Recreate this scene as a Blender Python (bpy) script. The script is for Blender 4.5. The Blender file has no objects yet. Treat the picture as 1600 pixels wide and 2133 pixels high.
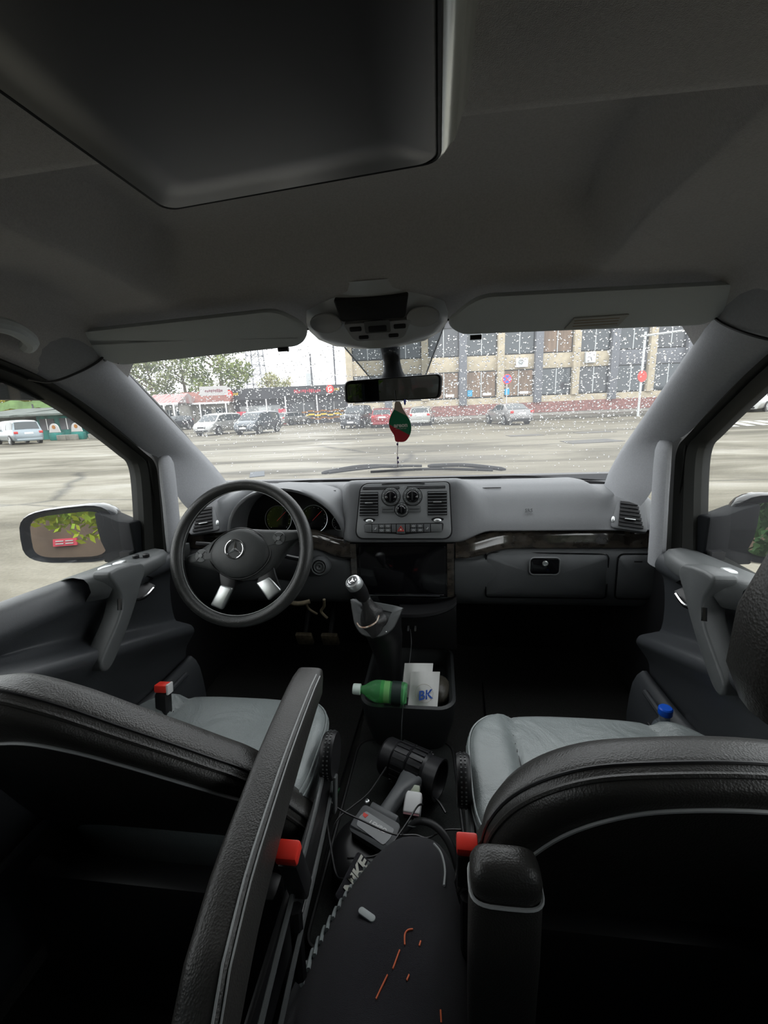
import bpy, bmesh, math, random
from mathutils import Vector, Matrix
random.seed(7)
R = math.radians
S = bpy.context.scene
COL = S.collection
# ------------------------------------------------------------------ camera
CAM = Vector((.12, 0, 1.5))
cam = bpy.data.objects.new('camera', bpy.data.cameras.new('camera'))
COL.objects.link(cam)
_p, _y, _r = R(13.57), R(7.55), R(2.47)
_f = Vector((-math.sin(_y)*math.cos(_p), math.cos(_y)*math.cos(_p), -math.sin(_p)))
_rt = Vector((math.cos(_y), math.sin(_y), 0)); _up = _rt.cross(_f)
_a = _rt*math.cos(_r) - _up*math.sin(_r); _b = _rt*math.sin(_r) + _up*math.cos(_r)
m = Matrix((( _a.x, _b.x, -_f.x, CAM.x), (_a.y, _b.y, -_f.y, CAM.y), (_a.z, _b.z, -_f.z, CAM.z), (0, 0, 0, 1)))
cam.matrix_world = m
cam.data.sensor_fit = 'HORIZONTAL'; cam.data.sensor_width = 36; cam.data.lens = 36*900/1600
cam.data.clip_start = .02; cam.data.clip_end = 500
S.camera = cam
# ------------------------------------------------------------------ sky and exposure
W = bpy.data.worlds.new('overcast_sky'); S.world = W; W.use_nodes = True
nt = W.node_tree; nt.nodes.clear()
o_ = nt.nodes.new('ShaderNodeOutputWorld'); bg = nt.nodes.new('ShaderNodeBackground')
tc = nt.nodes.new('ShaderNodeTexCoord'); nz = nt.nodes.new('ShaderNodeTexNoise'); nz.inputs['Scale'].default_value = 2.2; nz.inputs['Detail'].default_value = 4
cr = nt.nodes.new('ShaderNodeValToRGB'); cr.color_ramp.elements[0].position = .3; cr.color_ramp.elements[1].position = .7
cr.color_ramp.elements[0].color = (.86, .91, .97, 1); cr.color_ramp.elements[1].color = (1, 1, 1, 1)
nt.links.new(tc.outputs['Generated'], nz.inputs['Vector']); nt.links.new(nz.outputs['Fac'], cr.inputs['Fac'])
nt.links.new(cr.outputs['Color'], bg.inputs['Color']); nt.links.new(bg.outputs['Background'], o_.inputs['Surface'])
bg.inputs['Strength'].default_value = 1.25
S.view_settings.view_transform = 'Standard'; S.view_settings.look = 'None'
S.view_settings.gamma = 1; S.view_settings.use_curve_mapping = False
S.view_settings.exposure = 1.5

# ------------------------------------------------------------------ helpers
def tag(o, label=None, cat=None, group=None, kind=None):
    if label: o['label'] = label
    if cat: o['category'] = cat
    if group: o['group'] = group
    if kind: o['kind'] = kind
    return o
def thing(name, loc, label, cat, group=None, kind=None):
    o = bpy.data.objects.new(name, None); COL.objects.link(o)
    o.location = loc; o.empty_display_size = .05
    return tag(o, label, cat, group, kind)
def wloc(o):
    v = Vector(o.location)
    while o.parent:
        o = o.parent; v = v + Vector(o.location)
    return v
class MB:
    def __init__(s, M=None): s.v = []; s.f = []; s.M = M
    def add(s, vs, fs):
        n = len(s.v)
        for p in vs:
            p = Vector(p)
            s.v.append(s.M @ p if s.M is not None else p)
        for f in fs: s.f.append(tuple(i+n for i in f))
        return s
    def box(s, c, d, rz=0, rx=0):
        x, y, z = d[0]/2, d[1]/2, d[2]/2
        vs = [Vector((i*x, j*y, k*z)) for k in (-1, 1) for j in (-1, 1) for i in (-1, 1)]
        if rz or rx:
            Q = Matrix.Rotation(rz, 3, 'Z') @ Matrix.Rotation(rx, 3, 'X'); vs = [Q @ v for v in vs]
        vs = [v + Vector(c) for v in vs]
        return s.add(vs, [(0, 2, 3, 1), (4, 5, 7, 6), (0, 1, 5, 4), (1, 3, 7, 5), (3, 2, 6, 7), (2, 0, 4, 6)])
    def grid(s, P, cu=False, cv=False):
        nu = len(P); nv = len(P[0]); vs = [p for r_ in P for p in r_]; fs = []
        for i in range(nu if cu else nu-1):
            for j in range(nv if cv else nv-1):
                a = i; b = (i+1) % nu; c = j; d = (j+1) % nv
                fs.append((a*nv+c, b*nv+c, b*nv+d, a*nv+d))
        return s.add(vs, fs)
    def loft(s, rings, caps=True):
        s.grid(rings, cv=True)
        if caps:
            n = len(rings[0]); k = len(s.v)
            s.f.append(tuple(range(k-n*len(rings)+n-1, k-n*len(rings)-1, -1))); s.f.append(tuple(range(k-n, k)))
        return s
    def tube(s, pts, r, n=8, closed=False, caps=True, flat=1.0):
        pts = [Vector(p) for p in pts]; N = len(pts); rings = []; up = None
        for i, p in enumerate(pts):
            if closed: t = pts[(i+1) % N]-pts[i-1]
            else: t = pts[min(i+1, N-1)]-pts[max(i-1, 0)]
            t.normalize()
            if up is None: up = Vector((0, 0, 1)) if abs(t.z) < .9 else Vector((1, 0, 0))
            a = t.cross(up).normalized(); b = a.cross(t).normalized(); up = b
            rr = r[i] if isinstance(r, (list, tuple)) else r
            rings.append([p + a*rr*math.cos(k*2*math.pi/n) + b*rr*flat*math.sin(k*2*math.pi/n) for k in range(n)])
        if closed: s.grid(rings, cu=True, cv=True)
        else: s.loft(rings, caps)
        return s
    def prism(s, poly, h0, h1):
        n = len(poly); vs = [(p[0], p[1], h0) for p in poly] + [(p[0], p[1], h1) for p in poly]
        return s.add(vs, [tuple(range(n-1, -1, -1)), tuple(range(n, 2*n))] + [(i, (i+1) % n, (i+1) % n+n, i+n) for i in range(n)])
    def lathe(s, prof, n=24, c=(0, 0, 0)):
        rings = [[(c[0]+r*math.cos(k*2*math.pi/n), c[1]+r*math.sin(k*2*math.pi/n), c[2]+z) for k in range(n)] for r, z in prof]
        return s.loft(rings)
    def sph(s, c, r, nu=12, nv=8, e=1.0):
        if not isinstance(r, (tuple, list)): r = (r, r, r)
        def q(w): return math.copysign(abs(w)**e, w)
        rings = []
        for j in range(nv+1):
            t = -math.pi/2 + math.pi*(j+.0)/nv
            t = max(-math.pi/2+.02, min(math.pi/2-.02, t))
            rings.append([(c[0]+r[0]*q(math.cos(t))*q(math.cos(k*2*math.pi/nu)), c[1]+r[1]*q(math.cos(t))*q(math.sin(k*2*math.pi/nu)), c[2]+r[2]*q(math.sin(t))) for k in range(nu)])
        return s.loft(rings)
    def build(s, name, mat, parent=None, bevel=0, seg=2, smooth=True, ang=35, subs=0, keep=False):
        bm = bmesh.new()
        vs = [bm.verts.new(v) for v in s.v]
        for f in s.f:
            try: bm.faces.new([vs[i] for i in f])
            except ValueError: pass
        bmesh.ops.recalc_face_normals(bm, faces=bm.faces)
        if bevel:
            es = [e for e in bm.edges if len(e.link_faces) == 2 and e.calc_face_angle(0) > R(28)]
            bmesh.ops.bevel(bm, geom=es, offset=bevel, segments=seg, affect='EDGES', clamp_overlap=True, profile=.5)
        c = Vector((0, 0, 0))
        if len(bm.verts) and not keep:
            xs = [v.co for v in bm.verts]
            c = Vector([(min(p[i] for p in xs)+max(p[i] for p in xs))/2 for i in range(3)])
            if parent is None: c.z = min(p.z for p in xs)
            bmesh.ops.translate(bm, verts=bm.verts, vec=-c)
        me = bpy.data.meshes.new(name); bm.to_mesh(me); bm.free()
        me.materials.append(mat)
        if smooth:
            me.polygons.foreach_set('use_smooth', [True]*len(me.polygons)); me.set_sharp_from_angle(angle=R(ang))
        o = bpy.data.objects.new(name, me); COL.objects.link(o)
        if parent:
            o.parent = parent; o.location = c - wloc(parent)
        else: o.location = c
        if subs:
            md = o.modifiers.new('sub', 'SUBSURF'); md.levels = subs; md.render_levels = subs
        return o
def frame(o, u, v):
    u = Vector(u).normalized(); v = Vector(v); n = u.cross(v).normalized(); v = n.cross(u)
    return Matrix(((u.x, v.x, n.x, o[0]), (u.y, v.y, n.y, o[1]), (u.z, v.z, n.z, o[2]), (0, 0, 0, 1)))
def text(s, size, M, mat, name, parent, ext=.0005, shear=0, bold=0):
    cu = bpy.data.curves.new(name, 'FONT'); cu.body = s; cu.size = size; cu.extrude = ext; cu.shear = shear
    cu.align_x = 'CENTER'; cu.align_y = 'CENTER'; cu.offset = bold; cu.resolution_u = 3
    t = bpy.data.objects.new('tmp', cu); COL.objects.link(t)
    dg = bpy.context.evaluated_depsgraph_get(); me = bpy.data.meshes.new_from_object(t.evaluated_get(dg))
    bpy.data.objects.remove(t); mb = MB(M)
    mb.add([v.co for v in me.vertices], [tuple(p.vertices) for p in me.polygons])
    bpy.data.meshes.remove(me)
    return mb.build(name, mat, parent, smooth=False)
def strokes(M, w, h, n, mat_, name, parent, seed=3, th=.02):
    rnd = random.Random(seed); b = MB(M)                     # blurred lettering: uneven short bars
    for k in range(n):
        x = -w/2+w*(k+.5)/n; hh = h*rnd.uniform(.5, 1)
        b.box((x, rnd.uniform(-.1, .1)*h, 0), (w/n*rnd.uniform(.35, .8), hh, th))
        if rnd.random() > .4: b.box((x, rnd.uniform(-.4, .4)*h, 0), (w/n*1.05, h*.18, th))
    return b.build(name, mat_, parent, smooth=False)
def dup(root, off=(0, 0, 0), label=None):
    r = root.copy(); COL.objects.link(r); r.location = Vector(root.location)+Vector(off)
    if label: r['label'] = label
    for ch in list(root.children):
        c = ch.copy(); COL.objects.link(c); c.parent = r
        for g in list(ch.children):
            d = g.copy(); COL.objects.link(d); d.parent = c
    return r
def ss(a, b, x):
    t = max(0, min(1, (x-a)/(b-a))); return t*t*(3-2*t)
def lerp(a, b, t): return a+(b-a)*t
def vl(a, b, t): return Vector(a)*(1-t)+Vector(b)*t
def interp(tab, x):
    if x <= tab[0][0]: return tab[0][1]
    for (a, u), (b, v) in zip(tab, tab[1:]):
        if x <= b: return u+(v-u)*(x-a)/(b-a)
    return tab[-1][1]
def cat_(pts, n=8, closed=False):      # Catmull-Rom through points
    P = [Vector(p) for p in pts]; N = len(P); out = []
    rng = range(N) if closed else range(N-1)
    for i in rng:
        p0 = P[i-1] if (i > 0 or closed) else P[0]; p1 = P[i]; p2 = P[(i+1) % N]
        p3 = P[(i+2) % N] if (closed or i+2 < N) else P[-1]
        for k in range(n):
            t = k/n
            out.append(.5*((2*p1)+(p2-p0)*t+(2*p0-5*p1+4*p2-p3)*t*t+(3*p1-p0-3*p2+p3)*t**3))
    if not closed: out.append(P[-1])
    return out
def rrect(w, h, r, n=5, cx=0, cy=0):
    out = []
    for sx, sy, a0 in ((1, 1, 0), (-1, 1, 90), (-1, -1, 180), (1, -1, 270)):
        for k in range(n+1):
            a = R(a0+90*k/n); out.append((cx+sx*(w/2-r)+r*math.cos(a), cy+sy*(h/2-r)+r*math.sin(a)))
    return out
# ------------------------------------------------------------------ materials
def mat(name, col, rough=.6, metal=0, spec=.5, var=0, vs=8, bump=0, bs=200, coat=0, stretch=None, col2=None, trans=0, ior=1.45, sheen=0, emit=0, bd=2):
    m = bpy.data.materials.new(name); m.use_nodes = True; t = m.node_tree; p = t.nodes['Principled BSDF']
    p.inputs['Base Color'].default_value = (*col, 1); p.inputs['Roughness'].default_value = rough; p.inputs['Metallic'].default_value = metal
    p.inputs['Specular IOR Level'].default_value = spec; p.inputs['Coat Weight'].default_value = coat; p.inputs['IOR'].default_value = ior
    p.inputs['Transmission Weight'].default_value = trans; p.inputs['Sheen Weight'].default_value = sheen
    p.inputs['Coat Roughness'].default_value = .05
    if emit: p.inputs['Emission Color'].default_value = (*col, 1); p.inputs['Emission Strength'].default_value = emit
    tc = t.nodes.new('ShaderNodeTexCoord'); src = tc.outputs['Object']
    if stretch:
        mp = t.nodes.new('ShaderNodeMapping'); mp.inputs['Scale'].default_value = stretch; t.links.new(src, mp.inputs['Vector']); src = mp.outputs['Vector']
    if var or col2:
        n = t.nodes.new('ShaderNodeTexNoise'); n.inputs['Scale'].default_value = vs; n.inputs['Detail'].default_value = 5; t.links.new(src, n.inputs['Vector'])
        r_ = t.nodes.new('ShaderNodeValToRGB'); r_.color_ramp.elements[0].position = .35; r_.color_ramp.elements[1].position = .65
        c2 = col2 or tuple(min(1, c*(1+var)) for c in col); c1 = col if col2 else tuple(c*(1-var) for c in col)
        r_.color_ramp.elements[0].color = (*c1, 1); r_.color_ramp.elements[1].color = (*c2, 1)
        t.links.new(n.outputs['Fac'], r_.inputs['Fac']); t.links.new(r_.outputs['Color'], p.inputs['Base Color'])
    if bump:
        n = t.nodes.new('ShaderNodeTexNoise'); n.inputs['Scale'].default_value = bs; n.inputs['Detail'].default_value = bd; t.links.new(tc.outputs['Object'], n.inputs['Vector'])
        b = t.nodes.new('ShaderNodeBump'); b.inputs['Strength'].default_value = bump; b.inputs['Distance'].default_value = .002
        t.links.new(n.outputs['Fac'], b.inputs['Height']); t.links.new(b.outputs['Normal'], p.inputs['Normal'])
    return m
def leather(name, col, rough=.38, bump=.5, wr=.5):
    m = mat(name, col, rough, spec=.5, var=.08, vs=4); t = m.node_tree; p = t.nodes['Principled BSDF']
    tc = t.nodes.new('ShaderNodeTexCoord'); v = t.nodes.new('ShaderNodeTexVoronoi'); v.inputs['Scale'].default_value = 420
    n = t.nodes.new('ShaderNodeTexNoise'); n.inputs['Scale'].default_value = 9; n.inputs['Detail'].default_value = 6; n.inputs['Distortion'].default_value = 1.5
    for x in (v, n): t.links.new(tc.outputs['Object'], x.inputs['Vector'])
    b = t.nodes.new('ShaderNodeBump'); b.inputs['Strength'].default_value = bump; b.inputs['Distance'].default_value = .0006
    b2 = t.nodes.new('ShaderNodeBump'); b2.inputs['Strength'].default_value = wr; b2.inputs['Distance'].default_value = .006
    t.links.new(v.outputs['Distance'], b.inputs['Height']); t.links.new(n.outputs['Fac'], b2.inputs['Height'])
    t.links.new(b2.outputs['Normal'], b.inputs['Normal']); t.links.new(b.outputs['Normal'], p.inputs['Normal'])
    return m
def glass(name, tint=(1, 1, 1), haze=0.0, rough=0, refl=1.0):
    m = bpy.data.materials.new(name); m.use_nodes = True; t = m.node_tree; t.nodes.clear()
    o = t.nodes.new('ShaderNodeOutputMaterial'); tr = t.nodes.new('ShaderNodeBsdfTransparent'); gl = t.nodes.new('ShaderNodeBsdfGlossy')
    tr.inputs['Color'].default_value = (*tint, 1); gl.inputs['Roughness'].default_value = rough
    fr = t.nodes.new('ShaderNodeLayerWeight'); fr.inputs['Blend'].default_value = .5
    pw = t.nodes.new('ShaderNodeMath'); pw.operation = 'POWER'; pw.inputs[1].default_value = 5; t.links.new(fr.outputs['Facing'], pw.inputs[0])
    mu = t.nodes.new('ShaderNodeMath'); mu.operation = 'MULTIPLY_ADD'; mu.inputs[1].default_value = .9*refl; mu.inputs[2].default_value = .04*refl; t.links.new(pw.outputs[0], mu.inputs[0])
    mx = t.nodes.new('ShaderNodeMixShader'); t.links.new(mu.outputs[0], mx.inputs[0]); t.links.new(tr.outputs[0], mx.inputs[1]); t.links.new(gl.outputs[0], mx.inputs[2])
    last = mx
    if haze:
        d = t.nodes.new('ShaderNodeBsdfTranslucent'); d.inputs['Color'].default_value = (.95, .97, 1, 1)
        m2 = t.nodes.new('ShaderNodeMixShader'); m2.inputs[0].default_value = haze
        t.links.new(mx.outputs[0], m2.inputs[1]); t.links.new(d.outputs[0], m2.inputs[2]); last = m2
    t.links.new(last.outputs[0], o.inputs['Surface'])
    return m
M_head = mat('headliner_fabric', (0.4, 0.39, 0.382), .95, spec=.1, var=.06, vs=300, bump=.6, bs=900)
M_pill = mat('pillar_trim', (0.275, 0.28, 0.292), .85, spec=.25, var=.04, vs=200, bump=.3, bs=700)
M_visor = mat('visor_vinyl', (0.47, 0.5, 0.51), .8, spec=.2, bump=.3, bs=500)
M_dash = mat('dash_soft_plastic', (0.12, 0.124, 0.129), .5, spec=.45, bump=.35, bs=900)
M_panel = mat('console_grey_plastic', (0.155, 0.162, 0.165), .42, spec=.5, bump=.1, bs=900)
M_low = mat('lower_dash_plastic', (0.062, 0.066, 0.069), .5, spec=.45, bump=.3, bs=900)
M_blk = mat('black_plastic', (.012, .012, .013), .42, spec=.4)
M_seal = mat('black_rubber_seal', (.014, .015, .013), .6, spec=.35)
M_gloss = mat('gloss_black', (.004, .004, .005), .08, spec=.5)
M_chrome = mat('chrome', (.8, .8, .8), .12, metal=1)
M_silver = mat('satin_silver', (.62, .64, .64), .32, metal=.85)
M_wood = mat('burl_wood', (.018, .015, .012), .14, spec=.6, coat=1, col2=(.06, .05, .04), vs=28, stretch=(1, 1, 1.5))
M_seat = leather('seat_leather_cushion', (0.205, 0.228, 0.228), .30, .5, .8)
M_back = leather('seat_leather_back', (.028, .027, .025), .42, .6, .25)
M_stitch = mat('grey_piping', (.32, .33, .33), .45)
M_carpet = mat('carpet', (.028, .028, .027), 1, spec=.05, var=.25, vs=400, bump=1, bs=1200)
M_mat = mat('floor_mat', (.03, .032, .031), .95, spec=.1, var=.2, vs=500, bump=1, bs=900)
M_door = mat('door_plastic', (0.038, 0.041, 0.045), .38, spec=.5, bump=.25, bs=800)
M_doorg = mat('door_grey_plastic', (0.085, 0.09, 0.091), .42, spec=.5, bump=.2, bs=800)
M_red = mat('red_plastic', (.85, .045, .03), .35)
M_white = mat('white_plastic', (.8, .8, .8), .3)
M_mirror = mat('mirror_glass', (.75, .78, .78), .0, metal=1)
M_rmirror = mat('dimmed_mirror_glass', (.42, .48, .5), .0, metal=1)
M_ws = glass('windshield_glass', (.95, .965, .955), .05)
M_sg = glass('side_glass', (.96, .98, .96), .015)
M_tint = glass('tinted_glass', (.34, .38, .40))
M_frit = glass('frit_tint', (.45, .47, .48))
M_drop = mat('rain_water', (1, 1, 1), 0, trans=1, ior=1.33)
M_icon = mat('icon_grey', (.5, .52, .52), .5)

# ================================================================== VEHICLE CABIN: setting
def lin(tab, Y): return interp(tab, Y)
def ceil_base(x, y):
    z = interp([(-2.4, 1.74), (.3, 1.765), (.75, 1.762), (.9, 1.745), (1.0, 1.715), (1.09, 1.690)], y)
    a = abs(x)
    ed = interp([(-2.4, 1.64), (.2, 1.655), (.6, 1.652), (.8, 1.622), (.93, 1.575), (1.0, 1.54), (1.1, 1.50)], y)
    k = ss(.60, .765, a)
    return lerp(z-.012*(a/.6)**2, ed, k)
def ceil_z(x, y):
    z = ceil_base(x, y)
    mk = ss(-.46, -.385, x)*ss(.435, .375, x)*ss(.49, .515, y)*ss(.96, .84, y)
    return z+.090*mk
P = []
xs = [-.76+1.52*i/110 for i in range(111)]
ys = [-2.4+2.7*i/20 for i in range(20)]+[.3+.78*i/70 for i in range(71)]
for y in ys: P.append([(x, y, ceil_z(x, y)) for x in xs])
tag(MB().grid(P).build('ceiling', M_head, ang=80), 'dark grey fabric headliner with a wide shallow recess', 'ceiling', kind='structure')
# outer metal roof above so no light leaks
b = MB(); b.box((0, -.70, 1.905), (1.66, 3.6, .02)); b.box((0, 1.085, 1.80), (1.40, .03, .20))
b.box((-.80, -.7, 1.73), (.03, 3.4, .36)); b.box((.80, -.7, 1.73), (.03, 3.4, .36))
tag(b.build('trim_1', M_seal), 'dark outer roof skin of the van', 'roof', kind='structure')
# floor
P = [[(x, y, .46-.02*ss(.16, .2, abs(x-.02))+.03*ss(1.15, 1.5, y)) for x in [-.83+.0415*i for i in range(41)]] for y in [-2.4+.1*j for j in range(43)]]
tag(MB().grid(P).build('floor', M_carpet), 'dark carpeted van floor', 'floor', kind='structure')
b = MB(); b.box((0, 1.75, .8), (1.62, .04, .84)); b.box((0, 1.8, 1.18), (1.5, .1, .02))
tag(b.build('wall_front', M_blk), 'black firewall behind the footwells', 'wall', kind='structure')
b = MB(); b.box((0, -2.42, .78), (1.62, .03, .76)); b.box((0, -2.42, 1.755), (1.62, .03, .29)); b.box((-.74, -2.42, 1.36), (.14, .03, .5)); b.box((.74, -2.42, 1.36), (.14, .03, .5))
tag(b.build('wall_back', M_blk), 'dark tailgate at the rear of the cabin', 'wall', kind='structure')
for s, nm in ((-1, 'left'), (1, 'right')):
    b = MB()
    b.box((s*.80, -1.22, .78), (.03, 2.4, .74)); b.box((s*.80, -1.2, 1.62), (.03, 2.4, .12))
    for yy, w in ((-.08, .14), (-1.2, .12), (-2.3, .2)): b.box((s*.80, yy, 1.36), (.03, w, .46))
    b.box((s*.80, 1.45, .78), (.03, .7, .68))
    tag(b.build('wall_'+nm, M_blk), 'dark side wall of the van cabin, '+nm, 'wall', kind='structure')
    for k, (y0, y1) in enumerate(((-1.14, -.15), (-2.2, -1.26))):
        b = MB(); b.box((s*.80, (y0+y1)/2, 1.35), (.005, y1-y0, .44))
        tag(b.build('window_%d' % (4+k+(s > 0)*2), M_tint), 'tinted rear side window', 'window', kind='structure')
tag(MB().box((0, -2.42, 1.385), (1.34, .005, .45)).build('window_8', M_tint), 'tinted tailgate window', 'window', kind='structure')
# windshield
def ws(u, v):      # u -1..1 across, v 0 bottom .. 1 top
    hw = lerp(.735, .735, v)
    y = lerp(1.60, 1.05, v)+lerp(.16, .07, v)*(1-u*u)
    z = lerp(1.215, 1.688, v)+.012*(1-u*u)
    y += .02*math.sin(v*math.pi)
    return Vector((u*hw, y, z+.012*math.sin(v*math.pi)))
P = [[ws(-1+i/15, j/12) for i in range(31)] for j in range(13)]
wsg = tag(MB().grid(P).build('window_1', M_ws, ang=80), 'rain-speckled windshield', 'window', kind='structure')
b = MB(); e = [ws(-1, j/12) for j in range(13)]+[ws(-1+i/15, 1) for i in range(1, 31)]+[ws(1, 1-j/12) for j in range(1, 13)]
b.tube([p+Vector((0, .004, .004)) for p in e], .009, 6)
b.build('window_seal', M_seal, wsg)
# dotted frit behind the mirror
b = MB(); q = [ws(-.20, .985), ws(.19, .985), ws(.105, .70), ws(-.09, .70)]
rows = [[ws(lerp(-.20, -.09, t)+(lerp(.19, .105, t)-lerp(-.20, -.09, t))*k/8, lerp(.985, .70, t))+Vector((0, .004, .002)) for k in range(9)] for t in [i/6 for i in range(7)]]
b.grid(rows).build('frit_patch', M_frit, wsg)
b = MB(); b.tube([r_[0] for r_ in rows], .0022, 5); b.tube([r_[-1] for r_ in rows], .0022, 5); b.build('frit_border', M_seal, wsg)
# A pillars
for s, n in ((-1, 2), (1, 3)):
    I = [(.655, .985, 1.685), (.668, 1.03, 1.632), (.67, 1.12, 1.56), (.675, 1.32, 1.41), (.68, 1.44, 1.322), (.69, 1.545, 1.24), (.70, 1.60, 1.19)]
    O = [(.755, .76, 1.645), (.75, .86, 1.605), (.748, 1.03, 1.520), (.742, 1.18, 1.41), (.722, 1.235, 1.365), (.708, 1.262, 1.25), (.702, 1.31, 1.19)]
    rows = []
    for a, c in zip(cat_(I, 5), cat_(O, 5)):
        r_ = []
        for k in range(9):
            t = k/8; p = a*(1-t)+c*t; bl = math.sin(math.pi*t)**.8
            p = p+Vector((-.022*bl, -.012*bl, .005*bl)); r_.append(Vector((s*p.x, p.y, p.z)))
        r_ = [Vector((s*(abs(a.x)+.015), a.y+.03, a.z+.01))]+r_
        rows.append(r_)
    tr = tag(MB().grid(rows).build('trim_%d' % n, M_pill, ang=80), 'light grey A-pillar trim beside the windshield, '+('left' if s < 0 else 'right'), 'pillar', kind='structure')
    # joint between headliner and pillar
    pts = cat_([(s*.652, 1.0, 1.66), (s*.668, .975, 1.632), (s*.688, .93, 1.605), (s*.715, .885, 1.585), (s*.735, .85, 1.59)], 5)
    MB().tube(pts, .0028, 5).build('seam', M_blk, tr)
    # lower edge tucked down to the dash
    # upright post covering quarter window
    b = MB(); rows = []
    for z, y, w, dx in ((1.385, 1.235, .004, .004), (1.378, 1.232, .020, .0), (1.36, 1.228, .030, -.004), (1.32, 1.222, .033, -.006), (1.24, 1.215, .033, -.006), (1.15, 1.205, .034, -.006), (1.05, 1.20, .035, -.004)):
        rows.append([(s*(.712+dx-.016*math.cos(a)), y+w*math.sin(a), z) for a in [k*2*math.pi/14 for k in range(14)]])
    b.loft(rows).build('post_cover', M_pill, tr)
# doors
def door(s, idx):
    nm = 'left' if s < 0 else 'right'
    D = thing('door_%d' % idx, (s*.76, .6, .5), nm+' front door with dark trim and window frame', 'door', kind='structure')
    X = lambda x: s*x
    # frame (outer boundary, inner boundary) in YZ
    O = [(-.10, 1.66), (.35, 1.668), (.62, 1.662), (.806, 1.628), (.945, 1.572), (1.066, 1.487), (1.18, 1.405), (1.225, 1.365), (1.228, 1.30), (1.20, 1.08)]
    N = [(-.02, 1.62), (.35, 1.632), (.62, 1.628), (.81, 1.598), (.94, 1.546), (1.04, 1.482), (1.145, 1.402), (1.180, 1.365), (1.176, 1.28), (1.14, 1.09)]
    Oc = cat_([(0, *p) for p in O], 5); Nc = cat_([(0, *p) for p in N], 5)
    rings = []
    for a, c in zip(Oc, Nc):
        rings.append([(X(.752), a.y+.022, a.z+.018), (X(.742), a.y, a.z), (X(.735), *(lerp(a[i], c[i], .25) for i in (1, 2))), (X(.752), *(lerp(a[i], c[i], .5) for i in (1, 2))), (X(.748), *(lerp(a[i], c[i], .7) for i in (1, 2))), (X(.765), c.y, c.z), (X(.80), c.y, c.z), (X(.80), a.y, a.z)])
    MB().loft(rings).build('window_frame', M_seal, D)
    MB().box((X(.815), .54, .77), (.03, 1.32, .66)).build('door_shell', M_seal, D)  # unseen outer door skin, added to keep light from leaking in
    # panel behind post / door edge
    rows = []
    for c in Nc:
        rows.append([(X(.782), c.y, c.z), (X(.782), min(c.y, 1.14), 1.08)])
    MB().grid(rows).build('window_pane', M_sg, D)
    MB().box((X(.783), -.12, 1.3), (.05, .12, .8)).build('door_pillar', M_seal, D)
    zs = lambda y: 1.103+(1.118-y)*.092
    zl = lambda y: 1.043-(y-.657)*.36
    # trim panel
    rows = []
    for j in range(50):
        y = -.1+1.27*j/49; z0 = zs(y); z1 = zl(y)
        f = ss(.86, .95, y)                       # front section: flat switch ledge, wider
        prof = [(.79, z0+.0), (.775, z0+.006), (.755, z0+.004), (.738-.03*f, z0-.006+.004*f), (.726-.035*f, z0-.028), (.722-.028*f, z0-.05), (.735-.02*f, z0-.075),
                (.742-.015*f, lerp(z0-.075, z1, .5)), (.735-.01*f, z1+.015), (.71, z1+.004), (.68, z1-.004), (.668, z1-.012), (.664, z1-.03), (.68, z1-.055),
                (.705, z1-.10), (.715, z1-.2), (.70, .74), (.665, .70), (.66, .55), (.69, .47)]
        pc = cat_([(p[0], 0, p[1]) for p in prof], 3)
        rows.append([(X(p.x), y, p.z) for p in pc])
    MB().grid(rows).build('door_panel', M_door, D, ang=80)
    # switch ledge
    zt = lambda y: zs(y)+.002
    rows = []
    for j in range(24):
        y = .855+.30*j/23
        w = interp([(.855, .70), (.88, .668), (.95, .668), (1.1, .685), (1.155, .70)], y)
        rows.append([(X(.775), y, zt(y)+.006), (X(.74), y, zt(y)+.012), (X(w+.012), y, zt(y)+.008), (X(w+.002), y, zt(y)-.004), (X(w), y, zt(y)-.025), (X(w+.02), y, zt(y)-.05), (X(w+.05), y, zt(y)-.055)])
    MB().grid(rows).build('switch_panel', M_doorg, D, ang=60)
    # pull handle
    hp = [(.868, 1.150), (.885, 1.10), (.890, 1.07), (.882, 1.05), (.862, 1.025), (.820, .988), (.790, .958), (.798, .932), (.822, .934), (.856, .962), (.900, 1.004), (.934, 1.042), (.962, 1.078), (.985, 1.105), (.975, 1.135)]
    hq = cat_([(0, a, c) for a, c in hp], 3, True)
    MB(Matrix(((0, 0, 1, 0), (1, 0, 0, 0), (0, 1, 0, 0), (0, 0, 0, 1)))).prism([(p.y, p.z) for p in hq], X(.652), X(.700)).build('pull_handle', M_doorg, D, bevel=.009, seg=3)
    MB().box((X(.752), 1.235, 1.22), (.012, .07, .34)).build('jamb_panel', M_seal, D)
    # release recess + lever
    b = MB(); rows = []
    for k in range(9):
        t = k/8; y = lerp(.925, 1.06, t); h = .034*math.sin(math.pi*min(1, max(0, t*.9+.05)))**.6
        rows.append([(X(.690), y, 1.062-(y-.92)*.12+h*math.cos(a)) if abs(math.cos(a)) > 2 else (X(.688+.02*(1-abs(math.cos(a)))), y, 1.062-(y-.92)*.12+h*math.cos(a)) for a in [math.pi*q/6 for q in range(7)]])
    b.grid(rows).build('release_recess', M_blk, D)
    MB().tube(cat_([(X(.684), .925, 1.060), (X(.680), .955, 1.038), (X(.680), 1.0, 1.026), (X(.684), 1.045, 1.032)], 6), .0045, 8).build('release_lever', M_chrome, D)
    MB().tube([(X(.655), .885, 1.075), (X(.652), .875, 1.05)], .005, 6).build('handle_accent', M_chrome, D)
    # window switches
    k = 2 if s < 0 else 1
    for i in range(k):
        MB().box((X(.722-.012*i), .935+.036*i, zs(.95)+.016), (.022, .030, .010)).build('window_switch', M_silver, D, bevel=.004)
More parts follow.
